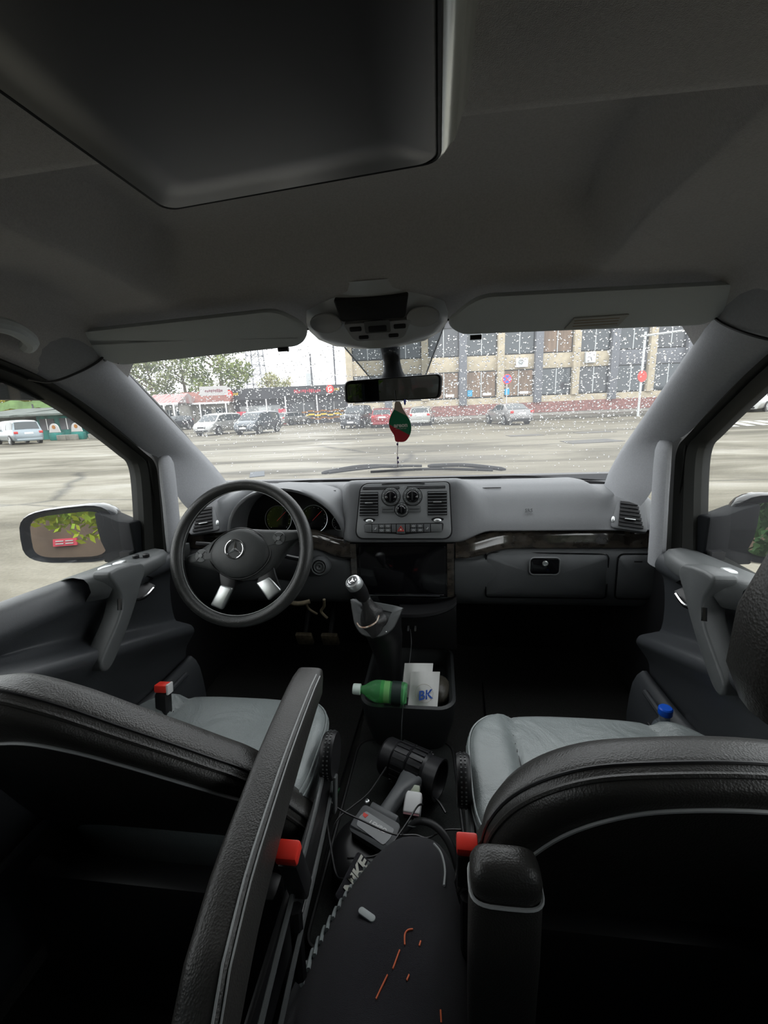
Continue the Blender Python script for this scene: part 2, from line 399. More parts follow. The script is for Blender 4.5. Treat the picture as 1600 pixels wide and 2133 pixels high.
    if s < 0:
        MB().lathe([(.009, 0), (.009, .008), (.006, .01)], 14, (X(.72), 1.045, zs(1.04)+.012)).build('mirror_switch', M_blk, D)
        MB().lathe([(.009, 0), (.009, .008), (.006, .01)], 14, (X(.70), 1.06, zs(1.04)+.010)).build('mirror_switch', M_blk, D)
    # door pocket
    MB().tube(cat_([(X(.665), .45, z) for z in ()] or [(X(.66), .40, .735), (X(.655), .8, .735), (X(.668), 1.1, .72)], 5), .008, 8).build('pocket_rim', M_door, D)
    return D
door(-1, 1); door(1, 2)
# quarter glass and outer mirrors
for s in (-1, 1):
    b = MB(); b.add([(s*.765, 1.22, 1.10), (s*.765, 1.55, 1.14), (s*.765, 1.52, 1.22), (s*.765, 1.22, 1.37)], [(0, 1, 2, 3)])
    tag(b.build('window_%d' % (2 if s < 0 else 3), M_sg), 'small quarter window pane, '+('left' if s < 0 else 'right'), 'window', kind='structure')
    Mi = thing('side_mirror', (s*.80, 1.13, 1.10), ('left black exterior side mirror reflecting a leafy tree' if s < 0 else 'right black exterior side mirror, cut by the photo edge'), 'side mirror')
    tl = R(14)*s; nx = Vector((-math.sin(tl), -math.cos(tl), .13)).normalized()
    c = Vector((s*.985, 1.125, 1.167)); u = Vector((math.cos(tl), -math.sin(tl), 0)).normalized(); v = nx.cross(u)
    if v.z < 0: v = -v
    def ring(sc, dep, dx=0):
        out = []
        for a in [k*2*math.pi/28 for k in range(28)]:
            ca, sa = math.cos(a), math.sin(a); e = .55
            x = math.copysign(abs(ca)**e, ca)*.135*sc+dx; z = math.copysign(abs(sa)**e, sa)*.085*sc
            z *= 1-.10*(x*s/.135)                                        # lower at outer side
            out.append(c+u*x+v*z-nx*dep)
        return out
    MB().loft([ring(.9, .012), ring(.98, -.012), ring(1.03, 0), ring(1.04, .03), ring(.95, .07), ring(.7, .11), ring(.3, .125)], True).build('housing', M_gloss if s > 0 else mat('mirror_shell', (.02, .024, .03), .22, coat=.5), Mi)
    mg = []
    for a in [k*2*math.pi/28 for k in range(28)]:
        ca, sa = math.cos(a), math.sin(a); x = math.copysign(abs(ca)**.45, ca)*.104-s*.004; z = math.copysign(abs(sa)**.45, sa)*.066
        z *= 1-.10*(x*s/.12); mg.append(c+u*x+v*z+nx*.0135)
    b = MB(); b.add(mg+[p+nx*.002 for p in mg], [tuple(range(28)), tuple(range(28, 56))]+[(i, (i+1) % 28, (i+1) % 28+28, i+28) for i in range(28)])
    b.build('mirror_glass', M_mirror, Mi, smooth=False)
    b = MB(); b.loft([[(s*x, y+.0+dy, z) for y, z in ((1.12, zt), (1.20, zt-.01), (1.20, 1.085), (1.12, 1.075))] for x, zt, dy in ((.775, 1.205, 0), (.82, 1.21, 0), (.86, 1.225, .005), (.90, 1.235, .01))])
    b.build('mirror_arm', mat('mirror_arm_black', (.006, .007, .008), .7, spec=.1), Mi, bevel=.008)
# cowl + wipers outside
b = MB(); P = []
for i in range(31):
    u = -1+i/15; p = ws(u, 0); P.append([p+Vector((0, -.0, -.03)), p+Vector((0, .01, -.008)), p+Vector((0, .10, -.02)), p+Vector((0, .22, -.09)), p+Vector((0, .55, -.26))])
tag(b.grid(P).build('trim_4', M_blk), 'black cowl below the windshield', 'cowl', kind='structure')
def wiper(label, a, pts):
    T = thing('windshield_wiper', pts[0], label, 'wiper', 'windshield wipers')
    MB().tube(cat_(pts, 6), .006, 6).build('blade', M_blk, T)
    MB().tube(cat_(a, 6), [.004]+[.009]*(len(cat_(a, 6))-2)+[.005], 6).build('arm', M_blk, T)
def wp(u, v, h=.0): return ws(u, v)+Vector((0, .012+h, .014+h))
wiper('windshield wiper lying at the base of the glass, left of centre', [wp(-.05, .03, .008), wp(-.28, .035, .01), wp(-.5, -.01, .012)], [wp(.07, .048), wp(-.15, .052), wp(-.45, .02)])
wiper('windshield wiper lying at the base of the glass, right of centre', [wp(.52, -.01, .01), wp(.30, .02, .012), wp(.1, .02, .01)], [wp(-.22, .006), wp(.12, .018), wp(.45, .008)])
# ================================================================== DASHBOARD
def wdriver(x): return ss(-.68, -.62, x)*ss(-.185, -.235, x)
def wcen(x):
    return max(0, min(1, ss(-.275, -.165, x)*ss(.285, .170, x)))
def wend(x): return ss(.70, .80, abs(x))
def dprof(x):
    base = [(1.80, 1.200), (1.62, 1.222), (1.545, 1.226), (1.50, 1.214), (1.465, 1.196), (1.425, 1.155), (1.397, 1.125), (1.382, 1.103), (1.380, 1.096), (1.395, 1.091), (1.412, 1.091)]
    cen = [(1.80, 1.200), (1.62, 1.228), (1.50, 1.250), (1.43, 1.264), (1.405, 1.262), (1.392, 1.24), (1.37, 1.15), (1.352, 1.085), (1.352, 1.068), (1.37, 1.064), (1.395, 1.064)]
    drv = [(1.80, 1.200), (1.65, 1.22), (1.60, 1.22), (1.585, 1.20), (1.58, 1.18), (1.57, 1.15), (1.56, 1.12), (1.55, 1.09), (1.54, 1.078), (1.50, 1.072), (1.43, 1.068)]
    c, d, e = wcen(x), wdriver(x)*(1-wcen(x)), wend(x)
    out = []
    for k in range(11):
        y = base[k][0]*(1-c-d)+cen[k][0]*c+drv[k][0]*d; z = base[k][1]*(1-c-d)+cen[k][1]*c+drv[k][1]*d
        en = [(1.80, 1.19), (1.62, 1.200), (1.52, 1.204), (1.46, 1.200), (1.435, 1.187), (1.413, 1.15), (1.397, 1.125), (1.385, 1.104), (1.380, 1.096), (1.395, 1.091), (1.412, 1.091)][k]
        q_ = ss(.61, .66, abs(x)); y = lerp(y, en[0], q_); z = lerp(z, en[1], q_)-.03*ss(.755, .80, abs(x))*(1-k/10)
        out.append((y, z))
    return out
DX = sorted(set([round(-.79+1.58*i/100, 4) for i in range(101)]+[-.235, -.2, -.18, .18, .2, .23]))
dash = thing('dashboard', (0, 1.5, .8), 'dark grey dashboard spanning the cabin under the windshield', 'dashboard')
MB().grid([[(x, y, z) for y, z in [(p.x, p.z) for p in cat_([(a, 0, c) for a, c in dprof(x)], 3)]] for x in DX]).build('top_pad', M_dash, dash, ang=70)
# wood strip (passenger + small driver piece)
def strip(x0, x1, dz0=0):
    P = []
    n = 36
    for i in range(n+1):
        x = lerp(x0, x1, i/n)
        t = ss(.36, .19, x) if x > 0 else ss(-.33, -.2, x)
        dz = -.022*t
        h = lerp(.043, .040, t)
        y = 1.408-.035*t
        P.append([(x, y+.016, 1.093+dz), (x, y+.004, 1.087+dz), (x, y-.0005, 1.070+dz), (x, y-.005, 1.052+dz), (x, y-.010, 1.036+dz), (x, y-.009, 1.030+dz), (x, y+.004, 1.026+dz)])
    return MB().grid(P)
strip(.170, .79).build('wood_trim', M_wood, dash, ang=70)
strip(-.79, -.176).build('wood_trim', M_wood, dash, ang=70)
# lower dash
def lprof(x):
    c = ss(.27, .19, x)*ss(-.27, -.19, x)
    z0 = 1.030-.022*max(ss(.36, .19, x) if x > 0 else ss(-.33, -.2, x), 0)
    y0 = 1.412-.02*c
    return [(y0+.03, z0), (y0-.01, z0-.002), (1.385, z0-.012), (1.372, .99), (1.368, .94), (1.374, .885), (1.395, .845), (1.44, .81), (1.54, .78), (1.66, .77)]
def lowgrid(xs):
    return MB().grid([[(x, y, z) for y, z in [(p.x, p.z) for p in cat_([(a, 0, c) for a, c in lprof(x)], 3)]] for x in xs])
lowgrid([lerp(.168, .82, i/40) for i in range(41)]).build('lower_panel', M_low, dash, ang=70)
lowgrid([lerp(-.82, -.182, i/40) for i in range(41)]).build('lower_panel', M_low, dash, ang=70)
# dash end caps with side demister vents
for s in (-1, 1):
    pr = [(a, c) for a, c in dprof(s*.79)][1:]+[(a, c) for a, c in lprof(s*.79)]
    b = MB(); b.add([(s*.79, y, z) for y, z in pr], [tuple(range(len(pr)))]); b.build('end_cap', M_dash, dash, smooth=False)
    V = MB(frame((s*.772, 1.348, 1.035), (s*.75, -.35, 0), (.0, .0, 1))).prism([(-.018, .03), (.0, .032), (.02, .012), (.02, -.028), (-.002, -.03), (-.018, .0)], -.004, .012).build('demister_vent', M_doorg, dash, bevel=.003)
    b = MB(frame((s*.772, 1.348, 1.035), (s*.75, -.35, 0), (.0, .0, 1)))
    for k in range(3): b.prism([(-.010+k*.009, .018-k*.006), (-.006+k*.009, .018-k*.006), (-.004+k*.009, -.022), (-.008+k*.009, -.018)], .0125, .0135)
    b.build('slot', M_blk, V, smooth=False)
# seam lines of glovebox and storage lid: real raised lids
def lid(x0, x1, z0, z1, name, r=.012):
    P = []; n = 14
    def ysurf(x, z):
        pr = lprof(x)
        return interp(sorted([(c, a) for a, c in pr[1:7]]), z)
    b = MB(); cx, cz = (x0+x1)/2, (z0+z1)/2
    out = rrect(x1-x0, z0-z1, r, 4)
    ring = lambda k, d: [(cx+p[0]*k, ysurf(cx+p[0]*k, cz+p[1]*k)-d, cz+p[1]*k) for p in out]
    seg = []
    for p in range(12): seg.append(None)
    rings = [ring(1, -.004), ring(1, .006), ring(.985, .009), ring(.7, .009), ring(.4, .009), ring(.02, .009)]
    return b.loft(rings).build(name, M_low, dash, ang=50)
def ring_line(x0, x1, z0, z1, r=.012):
    def ysurf(x, z): return interp(sorted([(c, a) for a, c in lprof(x)[1:7]]), z)
    cx, cz = (x0+x1)/2, (z0+z1)/2
    return MB().tube([(cx+p[0], ysurf(cx+p[0], cz+p[1])-.0078, cz+p[1]) for p in rrect(x1-x0+.005, z0-z1+.005, r, 4)], .0022, 5, closed=True).build('gap_line', M_gloss, dash)
G = lid(.272, .648, 1.016, .868, 'glovebox_door'); ring_line(.272, .648, 1.016, .868)
G2 = lid(.678, .795, 1.016, .868, 'storage_lid', .02); ring_line(.678, .795, 1.016, .868, .02)
gf = frame((.452, 1.359, .985), (1, 0, 0), (0, -.02, 1))
h = MB(gf).prism(rrect(.088, .054, .012), -.004, .006).build('handle', M_gloss, G, bevel=.003)
MB(gf).tube([(p[0], p[1], .004) for p in rrect(.092, .058, .013)], .002, 6, closed=True).build('handle_rim', M_panel, G)
MB(frame((.452, 1.352, .996), (1, 0, 0), (0, -.02, 1))).lathe([(.0085, 0), (.009, .003), (.0065, .004), (.006, .001), (.003, .001), (.002, .003)], 20).build('lock', M_silver, G)
MB(frame((.733, 1.360, 1.0), (1, 0, 0), (0, 0, 1))).prism(rrect(.024, .004, .002), 0, .003).build('finger_notch', M_blk, G2)
# embossed airbag mark on the pad
text('SRS', .016, frame((.408, 1.413, 1.155), (1, 0, 0), (0, .55, .8)), M_low, 'embossed_text', dash, .001)
MB().tube([(x, 1.4975, 1.2165) for x in [lerp(.24, .33, i/8) for i in range(9)]], .0018, 5).build('defrost_slit', M_blk, dash)
MB().tube([(x, 1.4975, 1.2165) for x in [lerp(-.32, -.25, i/8) for i in range(9)]], .0018, 5).build('defrost_slit', M_blk, dash)

# centre console panel : frame, tilted
pc = Vector((.003, 1.372, 1.170)); pv = Vector((0, .055, .18)).normalized()
FM = frame(pc, (1, 0, 0), pv)      # n = u x v = (0,-..) toward camera
panel = thing('climate_panel', (0, 1.36, 1.08), 'grey centre console panel with air vents, climate dials and button row', 'control panel')
outl = []
for x, y, r in ((.148, .090, .014), (-.140, .090, .03), (-.158, -.090, .03), (.154, -.092, .03)):
    outl.append((x, y, r))
def polyround(P, n=6):
    out = []
    N = len(P)
    for i in range(N):
        a = Vector(P[i-1][:2]); b = Vector(P[i][:2]); c = Vector(P[(i+1) % N][:2]); r = P[i][2]
        u = (a-b).normalized(); v = (c-b).normalized()
        p0 = b+u*r; p1 = b+v*r
        for k in range(n+1):
            t = k/n; q = p0*(1-t)**2+b*2*t*(1-t)+p1*t*t; out.append((q.x, q.y))
    return out
po = polyround(outl)
MB(FM).prism(po, -.01, .010).build('face_plate', M_panel, panel, bevel=.003)
MB(FM).tube([(p[0]*1.012, p[1]*1.016, .006) for p in po], .0022, 6, closed=True).build('gap_line', M_blk, panel)
def ventgrid(M, w, h, n, parent, sk=0, tab=True):
    V = MB(M).prism([(-w/2-sk, -h/2), (w/2, -h/2), (w/2, h/2), (-w/2, h/2)], -.001, .0012).build('air_vent', M_blk, parent, smooth=False)
    for k in range(n):
        y = -h/2+h*(k+.5)/n; t = (y+h/2)/h; x0 = -w/2-sk*(1-t)
        b = MB(M); b.add([(x0+.001, y+.0025, .001), (w/2-.001, y+.0025, .001), (w/2-.001, y-.001, .0065), (x0+.001, y-.001, .0065), (x0+.001, y-.0022, .0062), (w/2-.001, y-.0022, .0062)], [(0, 1, 2, 3), (3, 2, 5, 4), (0, 4, 5, 1)])
        b.build('slat', M_low, V, smooth=False)
    if tab: MB(M).box((0, .003, .009), (w*.42, .0035, .006)).build('vent_tab', M_silver, V, bevel=.001)
    return V
ventgrid(FM @ Matrix.Translation((-.112, .022, .0102)), .060, .078, 8, panel, .003)
ventgrid(FM @ Matrix.Translation((.110, .022, .0102)), .062, .078, 8, panel, .0)
for x0, x1 in ((-.135, -.012), (.010, .136)):
    MB(FM @ Matrix.Translation((0, 0, .010))).add([(x0+.003, .078, .0012), (x1, .078, .0012), (x1, .070, .0012), (x0, .070, .0012)], [(0, 1, 2, 3)]).build('top_slot', M_blk, panel, smooth=False)
    MB(FM).box(((x0+x1)/2, .074, .0115), (x1-x0-.004, .0015, .002)).build('top_slot_fin', M_panel, panel)
MB(FM).tube([(-.07+.14*i/8, .0865+.003*math.sin(math.pi*i/8), .0105) for i in range(9)], .002, 5).build('top_slit', M_blk, panel)
text('17', .009, FM @ Matrix.Translation((-.001, .075, .0112)), M_icon, 'clip_mark', panel, .0004)
def dial(x, y, r, nm='dial'):
    T = FM @ Matrix.Translation((x, y, .010))
    d = MB(T).lathe([(r, 0), (r, .003), (r*.95, .005), (r*.72, .0062), (r*.69, .003), (r*.2, .003)], 32).build(nm, M_doorg, panel)
    MB(T).lathe([(r*1.08, -.001), (r*1.08, .0012), (r, .0012)], 32).build('dial_gap', M_blk, d)
    MB(T).lathe([(r*.66, .002), (r*.65, .010), (r*.60, .015), (r*.45, .018), (r*.1, .019)], 28).build('knob', M_gloss, d)
    MB(T).box((0, 0, .019), (r*.16, r*1.0, .004)).build('knob_grip', M_blk, d, bevel=.001)
    b = MB(T)
    for k in range(9):
        a = R(-40+k*260/8-0); b.box((r*.85*math.cos(a), r*.85*math.sin(a), .0056), (.0018, .0018, .0006))
    b.build('dial_marks', M_icon, d, smooth=False)
dial(-.0405, .045, .0295); dial(.0305, .045, .0295); dial(-.005, .002, .022)
for cx, w in ((-.050, .042), (.036, .042)):
    bb = MB(FM).prism(rrect(w, .021, .004, cx=cx, cy=.004), .008, .0135).build('rocker_button', M_doorg, panel, bevel=.001)
    MB(FM).box((cx, .004, .0138), (w*.8, .0015, .001)).build('rocker_line', M_blk, bb)
for cx in (-.112, .110):
    MB(FM).prism([(cx+.020*math.cos(a), -.030+.0065*math.sin(a)) for a in [k*math.pi/8 for k in range(16)]], .0098, .0108).build('thumbwheel_slot', M_blk, panel)
    MB(FM @ Matrix.Translation((cx, -.034, .008))).sph((0, 0, 0), (.014, .008, .007), 14, 8).build('thumbwheel', M_silver, panel)
# button row
bw = [-.152, -.121, -.098, -.074, -.052, .018, .044, .070, .092, .0, .0]
xs_ = [-.128, -.098, -.075, -.052, -.036, .022, .045, .070, .093, .127]
MB(FM @ Matrix.Translation((0, 0, .010))).prism(polyround([(.130, -.041, .008), (-.130, -.043, .008), (-.128, -.072, .012), (-.03, -.076, .004), (-.008, -.080, .01), (.02, -.077, .004), (.126, -.070, .012)]), -.001, .001).build('button_well', M_blk, panel, bevel=.0005)
cells = [(-.128, -.103, 2), (-.102, -.081, 2), (-.080, -.061, 1), (-.080, -.061, 0), (-.060, -.040, 1), (-.060, -.040, 0), (-.0385, -.0235, 2), (-.022, .006, 3), (.0075, .0215, 2), (.023, .043, 1), (.023, .043, 0), (.044, .065, 1), (.044, .065, 0), (.066, .087, 2), (.088, .124, 2)]
for x0, x1, k in cells:
    y1 = -.045; y0 = -.071 if k != 3 else -.076
    if k == 1: y0 = -.0575
    if k == 0: y1 = -.0585
    B = MB(FM).box(((x0+x1)/2, (y0+y1)/2, .0135), (x1-x0-.0012, y1-y0-.0008, .006)).build('button', M_low if k == 3 or .006 < x0 < .07 or -.05 < x0 < 0 else M_doorg, panel, bevel=.001)
    if k in (0, 1) :
        MB(FM @ Matrix.Translation(((x0+x1)/2, (y0+y1)/2, .0168))).tube([(p[0], p[1], 0) for p in rrect(.008, .004, .0018, 2)], .0004, 4, closed=True).build('icon', M_icon, B)
    if k == 2 and x0 in (-.102, .066):
        MB(FM @ Matrix.Translation(((x0+x1)/2, (y0+y1)/2, .0168))).tube([(-.003, -.003, 0), (.001, -.003, 0), (.003, .003, 0)], .0009, 5).build('icon', M_icon, B)
    if k == 3:
        T = FM @ Matrix.Translation((-.008, -.060, .0168))
        MB(T).tube([(-.0095, -.007, 0), (.0095, -.007, 0), (0, .0085, 0)], .0013, 6, closed=True).build('hazard_triangle', M_red, B)
        MB(T).prism([(-.004, -.0045), (.004, -.0045), (0, .0025)], -.0003, .0006).build('hazard_symbol', mat('pale_red', (.7, .35, .3), .5), B)
# screen unit under the panel
SC = frame((-.008, 1.362, .965), (1, 0, 0), (0, .03, 1))
scr = thing('touch_screen', (0, 1.36, .88), 'black glossy in-dash touch screen below the console panel', 'screen')
MB(SC).prism(rrect(.352, .19, .004), -.05, -.004).build('surround', M_gloss, scr, bevel=.002)
MB(SC).box((.162, 0, -.003), (.022, .186, .004)).build('wood_edge', M_wood, scr)
MB(SC).box((-.164, 0, -.003), (.020, .186, .004)).build('wood_edge', M_wood, scr)
MB(SC).prism(rrect(.29, .172, .006), -.01, .002).build('display', M_gloss, scr, bevel=.0015)
MB(SC).box((.022, -.0835, .0035), (.235, .0016, .002)).build('chrome_strip', M_chrome, scr)
MB(SC).box((.0, -.089, .001), (.25, .0012, .002)).build('chrome_strip', M_silver, scr)
MB(frame((-.008, 1.375, .845), (1, 0, 0), (0, .03, 1))).prism(polyround([(.172, .03, .003), (-.176, .03, .003), (-.17, -.04, .02), (.165, -.02, .02)]), -.03, .004).build('lower_blank', M_gloss, scr, bevel=.003)
# tray lip below
T_ = thing('storage_shelf', (.08, 1.35, .79), 'dark open shelf with grey lip right of the gear lever', 'shelf')
rows = []
for p, w in zip(cat_([(-.02, 1.30, .838), (.04, 1.30, .838), (.10, 1.31, .842), (.15, 1.325, .855), (.172, 1.335, .87)], 5), [1]*30):
    rows.append([(p.x, p.y+.06, p.z+.004), (p.x, p.y+.02, p.z+.004), (p.x, p.y-.004, p.z), (p.x, p.y-.006, p.z-.010), (p.x, p.y+.004, p.z-.018), (p.x, p.y+.08, p.z-.018)])
MB().loft(rows).build('lip', M_blk, T_)
MB().box((.07, 1.42, .735), (.21, .04, .17)).build('back_panel', M_blk, T_, bevel=.006)
MB().tube([(.01, 1.395, .80), (.09, 1.395, .803), (.15, 1.395, .812)], .003, 5).build('edge', M_doorg, T_)
for x in (.005, .03): MB().box((x, 1.385, .738), (.006, .02, .010)).build('usb_socket', M_silver, T_)
# side vents
for s in (-1, 1):
    x0 = s*.703
    nrm = Vector((-s*.10, -.62, .50)); uu = Vector((1, -s*.25, -.0)).normalized()
    T = frame((x0, 1.403, 1.138), (1, -s*.28, -s*.10), (0, .62, .82))
    V = MB(T).prism(polyround([(.03+.016*(s > 0), .050, .012), (-.03-.016*(s < 0), .050, .012), (-.042-.02*(s < 0), -.05, .012), (.042+.02*(s > 0), -.05, .012)]), -.012, .007).build('side_vent', M_dash, dash, bevel=.003)
    for k in range(7):
        y = -.036+k*.0125; hw = lerp(.042, .030, k/6); off = s*lerp(.014, .004, k/6)
        q = MB(T); q.box((off, y, .0085), (hw*2*.82, .0095, .0025)); q.build('vent_gap', M_blk, V, smooth=False)
        q = MB(T); q.box((off, y-.005, .0115), (hw*2*.80, .0015, .005)); q.build('vent_slat', M_blk, V, smooth=False)
    MB(T).box((s*.010, -.018, .0145), (.030, .003, .006)).build('vent_tab', M_silver, V, bevel=.001)
    MB(T @ Matrix.Translation((-s*.036, -.022, .006))).sph((0, 0, 0), (.006, .012, .005), 12, 8).build('thumbwheel', M_silver, V)
# instrument cluster hood
cl = thing('instrument_cluster', (-.41, 1.4, 1.06), 'black instrument cluster under its arched hood behind the steering wheel', 'instrument cluster')
CX = -.405
def arc(rx, rz, y, z0=1.055, n=28, y2=None):
    return [(CX+rx*math.cos(math.pi*k/n), y+(0 if y2 is None else (y2-y)*math.sin(math.pi*k/n)), z0+rz*math.sin(math.pi*k/n)**.9) for k in range(n+1)]
MB().grid([arc(.20, .185, 1.50), arc(.198, .190, 1.40, y2=1.36), arc(.202, .196, 1.375, y2=1.335), arc(.212, .204, 1.378, y2=1.335), arc(.222, .206, 1.39, y2=1.36), arc(.240, .205, 1.45, y2=1.45), arc(.27, .185, 1.56), arc(.30, .16, 1.64)]).build('hood', M_dash, cl, ang=80)
b = MB(); A = arc(.20, .185, 1.50); b.add(A, [tuple(range(len(A)))]); b.build('gauge_plate', M_blk, cl, smooth=False)
for gx, gz, gr in ((-.47, 1.115, .052), (-.335, 1.115, .052), (-.24, 1.10, .028)):
    T = frame((gx, 1.488, gz), (1, 0, 0), (0, .2, 1))
    d = MB(T).lathe([(gr, 0), (gr, .008), (gr*.95, .008), (gr*.93, .002), (gr*.1, .002)], 32).build('gauge', M_gloss, cl)
    MB(T).tube([(gr*.97*math.cos(a), gr*.97*math.sin(a), .008) for a in [k*2*math.pi/32 for k in range(32)]], .0012, 5, closed=True).build('gauge_ring', M_silver, d)
    b = MB(T)
    for k in range(13):
        a = R(225-k*270/12); b.box((gr*.8*math.cos(a), gr*.8*math.sin(a), .0035), (.002, .002, .001))
    b.build('gauge_ticks', M_icon, d, smooth=False)
    MB(T).box((gr*.2, gr*.2, .005), (gr*.9, .0015, .001), rz=R(45)).build('needle', M_red, d)
# knee panel + ignition
ig = frame((-.285, 1.345, .985), (1, 0, 0), (0, .2, 1))
K = thing('ignition_switch', (-.285, 1.33, .96), 'round ringed ignition switch on the dash right of the steering wheel', 'switch')
MB(ig).lathe([(.034, -.02), (.033, .008), (.028, .016), (.026, .016), (.024, .010), (.021, .010)], 32).build('bezel', M_low, K)
MB(ig).tube([(.0255*math.cos(a), .0255*math.sin(a), .016) for a in [k*math.pi/16 for k in range(32)]], .0018, 6, closed=True).build('outer_ring', M_doorg, K)
MB(ig).lathe([(.020, .0), (.020, .014), (.017, .016), (.015, .012), (.009, .012), (.008, .017), (.003, .015), (.002, .01)], 28).build('lock_barrel', M_doorg, K)
# left lower light switch panel
LP = thing('light_switch_panel', (-.62, 1.36, .95), 'dark switch panel with pale strip seen through the left of the steering wheel', 'switch panel')
MB().box((-.62, 1.362, .97), (.085, .012, .10)).build('plate', M_blk, LP, bevel=.004)
MB().box((-.62, 1.354, 1.006), (.085, .006, .014)).build('pale_strip', M_doorg, LP, bevel=.002)
for z in (.935, .95): MB().box((-.625, 1.354, z), (.06, .004, .002)).build('line', M_silver, LP)
for z in (.985,): MB().lathe([(.018, 0), (.018, .01), (.012, .012)], 20, (0, 0, 0)) 
# ================================================================== STEERING WHEEL
sw = thing('steering_wheel', (-.415, 1.07, .95), 'black leather steering wheel with silver lower spokes and three-pointed star hub', 'steering wheel')
tl = R(24)
sn = Vector((.0, -math.cos(tl), math.sin(tl)))
uu = Vector((1, 0, .043)).normalized(); vv = sn.cross(uu)
SW = frame((-.418, 1.058, 1.137), uu, vv)
def q(px, py, k=.00132): return ((px-501)*k, -(py-1145)*k)
RR = .186
rows = []
NU = 72
for i in range(NU):
    a = i*2*math.pi/NU; r_ = []
    t = .0165+.0015*math.cos(2*a)
    for j in range(14):
        c = j*2*math.pi/14
        rr = RR+t*math.cos(c); r_.append((rr*math.cos(a), rr*math.sin(a), t*1.05*math.sin(c)))
    rows.append(r_)
MB(SW).grid(rows, cu=True, cv=True).build('rim', leather('rim_leather', (.03, .031, .03), .36, .6, .2), sw, ang=80)
MB(SW).tube([((RR-.0165)*math.cos(a), (RR-.0165)*math.sin(a), .004) for a in [k*2*math.pi/72 for k in range(72)]], .0012, 5, closed=True).build('rim_seam', M_stitch, sw)
# cover with wings
cov = [q(*p) for p in ((372, 1150), (392, 1142), (420, 1126), (450, 1108), (500, 1097), (550, 1100), (600, 1103), (628, 1106), (630, 1120), (612, 1128), (590, 1152), (562, 1186), (525, 1204), (485, 1202), (450, 1186), (420, 1178), (385, 1168), (370, 1164))]
ct = Vector((-.002, -.002))
rings = []
for k, h in ((1, -.02), (1, -.004), (.97, .004), (.85, .009), (.6, .013), (.3, .015), (.02, .016)):
    rings.append([(ct.x+(p[0]-ct.x)*k, ct.y+(p[1]-ct.y)*k, h-.020) for p in [(w.x, w.y) for w in cat_([(a, c, 0) for a, c in cov], 4, True)]])
M_hub = mat('hub_plastic', (0.045, 0.048, 0.048), .45, bump=.3, bs=900)
MB(SW).loft(rings).build('spoke_cover', M_hub, sw, ang=60)
rings = []
for k, h in ((1.03, -.012), (1.0, .006), (.96, .012), (.85, .017), (.6, .022), (.3, .025), (.02, .026)):
    rings.append([(-.006+.080*k*math.cos(a)*(1+.08*math.cos(2*a)), -.004+.068*k*math.sin(a), h-.016) for a in [j*2*math.pi/40 for j in range(40)]])
hub = MB(SW).loft(rings).build('airbag_cover', M_hub, sw, ang=60)
MB(SW).tube([(-.006+.0825*math.cos(a)*(1+.08*math.cos(2*a)), -.004+.070*math.sin(a), -.0085) for a in [j*2*math.pi/40 for j in range(40)]], .0016, 5, closed=True).build('cover_gap', M_blk, sw)
ET = SW @ Matrix.Translation((-.012, .006, .0105))
MB(ET).tube([(.0255*math.cos(a), .0255*math.sin(a), .0) for a in [k*2*math.pi/40 for k in range(40)]], .0024, 8, closed=True).build('emblem_ring', M_chrome, hub)
b = MB(ET)
for k in range(3):
    a = R(90+120*k); n_ = Vector((-math.sin(a), math.cos(a), 0)); d_ = Vector((math.cos(a), math.sin(a), 0))
    b.add([d_*.0245, n_*.0042+d_*.003, -n_*.0042+d_*.003, Vector((0, 0, .004)), d_*-.004], [(0, 1, 3), (0, 3, 2), (1, 4, 3), (4, 2, 3)])
b.build('emblem_star', M_chrome, hub, smooth=False)
for cx, cy in (q(411, 1150), q(581, 1121)):
    T = SW @ Matrix.Translation((cx, cy, -.012))
    P_ = MB(T).lathe([(.0185, -.004), (.0185, .003), (.017, .005), (.002, .006)], 24).build('button_pod', M_doorg, sw)
    MB(T).lathe([(.0055, .004), (.0055, .0085), (.001, .009)], 16).build('pod_centre', M_panel, P_)
    b = MB(T)
    for k in range(4):
        a = R(45+90*k); b.box((.0115*math.cos(a), .0115*math.sin(a), .0062), (.011, .0012, .001), rz=a)
    b.build('pod_gaps', M_blk, P_)
# lower spokes
for P4 in (((447, 1180), (487, 1190), (483, 1222), (460, 1260), (432, 1250), (452, 1212)), ((535, 1190), (566, 1175), (572, 1195), (584, 1225), (558, 1246), (532, 1210))):
    MB(SW).prism([q(*p) for p in P4], -.030, -.018).build('lower_spoke', M_blk, sw, bevel=.004)
for P4 in (((455, 1211), (483, 1218), (460, 1262), (434, 1252)), ((532, 1210), (560, 1198), (586, 1226), (560, 1246))):
    MB(SW).prism([q(*p) for p in P4], -.024, -.010).build('silver_spoke', M_silver, sw, bevel=.005, seg=3)
# column
MB().tube([Vector((-.418, 1.058, 1.137))-sn*.03, Vector((-.415, 1.2, 1.07)), Vector((-.41, 1.42, .98))], [.055, .06, .075], 16).build('column_shroud', M_blk, sw)
st = MB().tube(cat_([(-.47, 1.17, 1.10), (-.53, 1.16, 1.12), (-.60, 1.15, 1.13)], 4), .007, 8).build('stalk', M_blk, sw)
MB().tube(cat_([(-.36, 1.17, 1.09), (-.30, 1.16, 1.08), (-.26, 1.15, 1.08)], 4), .007, 8).build('stalk', M_blk, sw)
# ================================================================== GEAR SHIFT
gs = thing('gear_shift', (-.08, 1.18, .60), 'gear lever with silver-capped knob and black leather boot on its housing', 'gear lever')
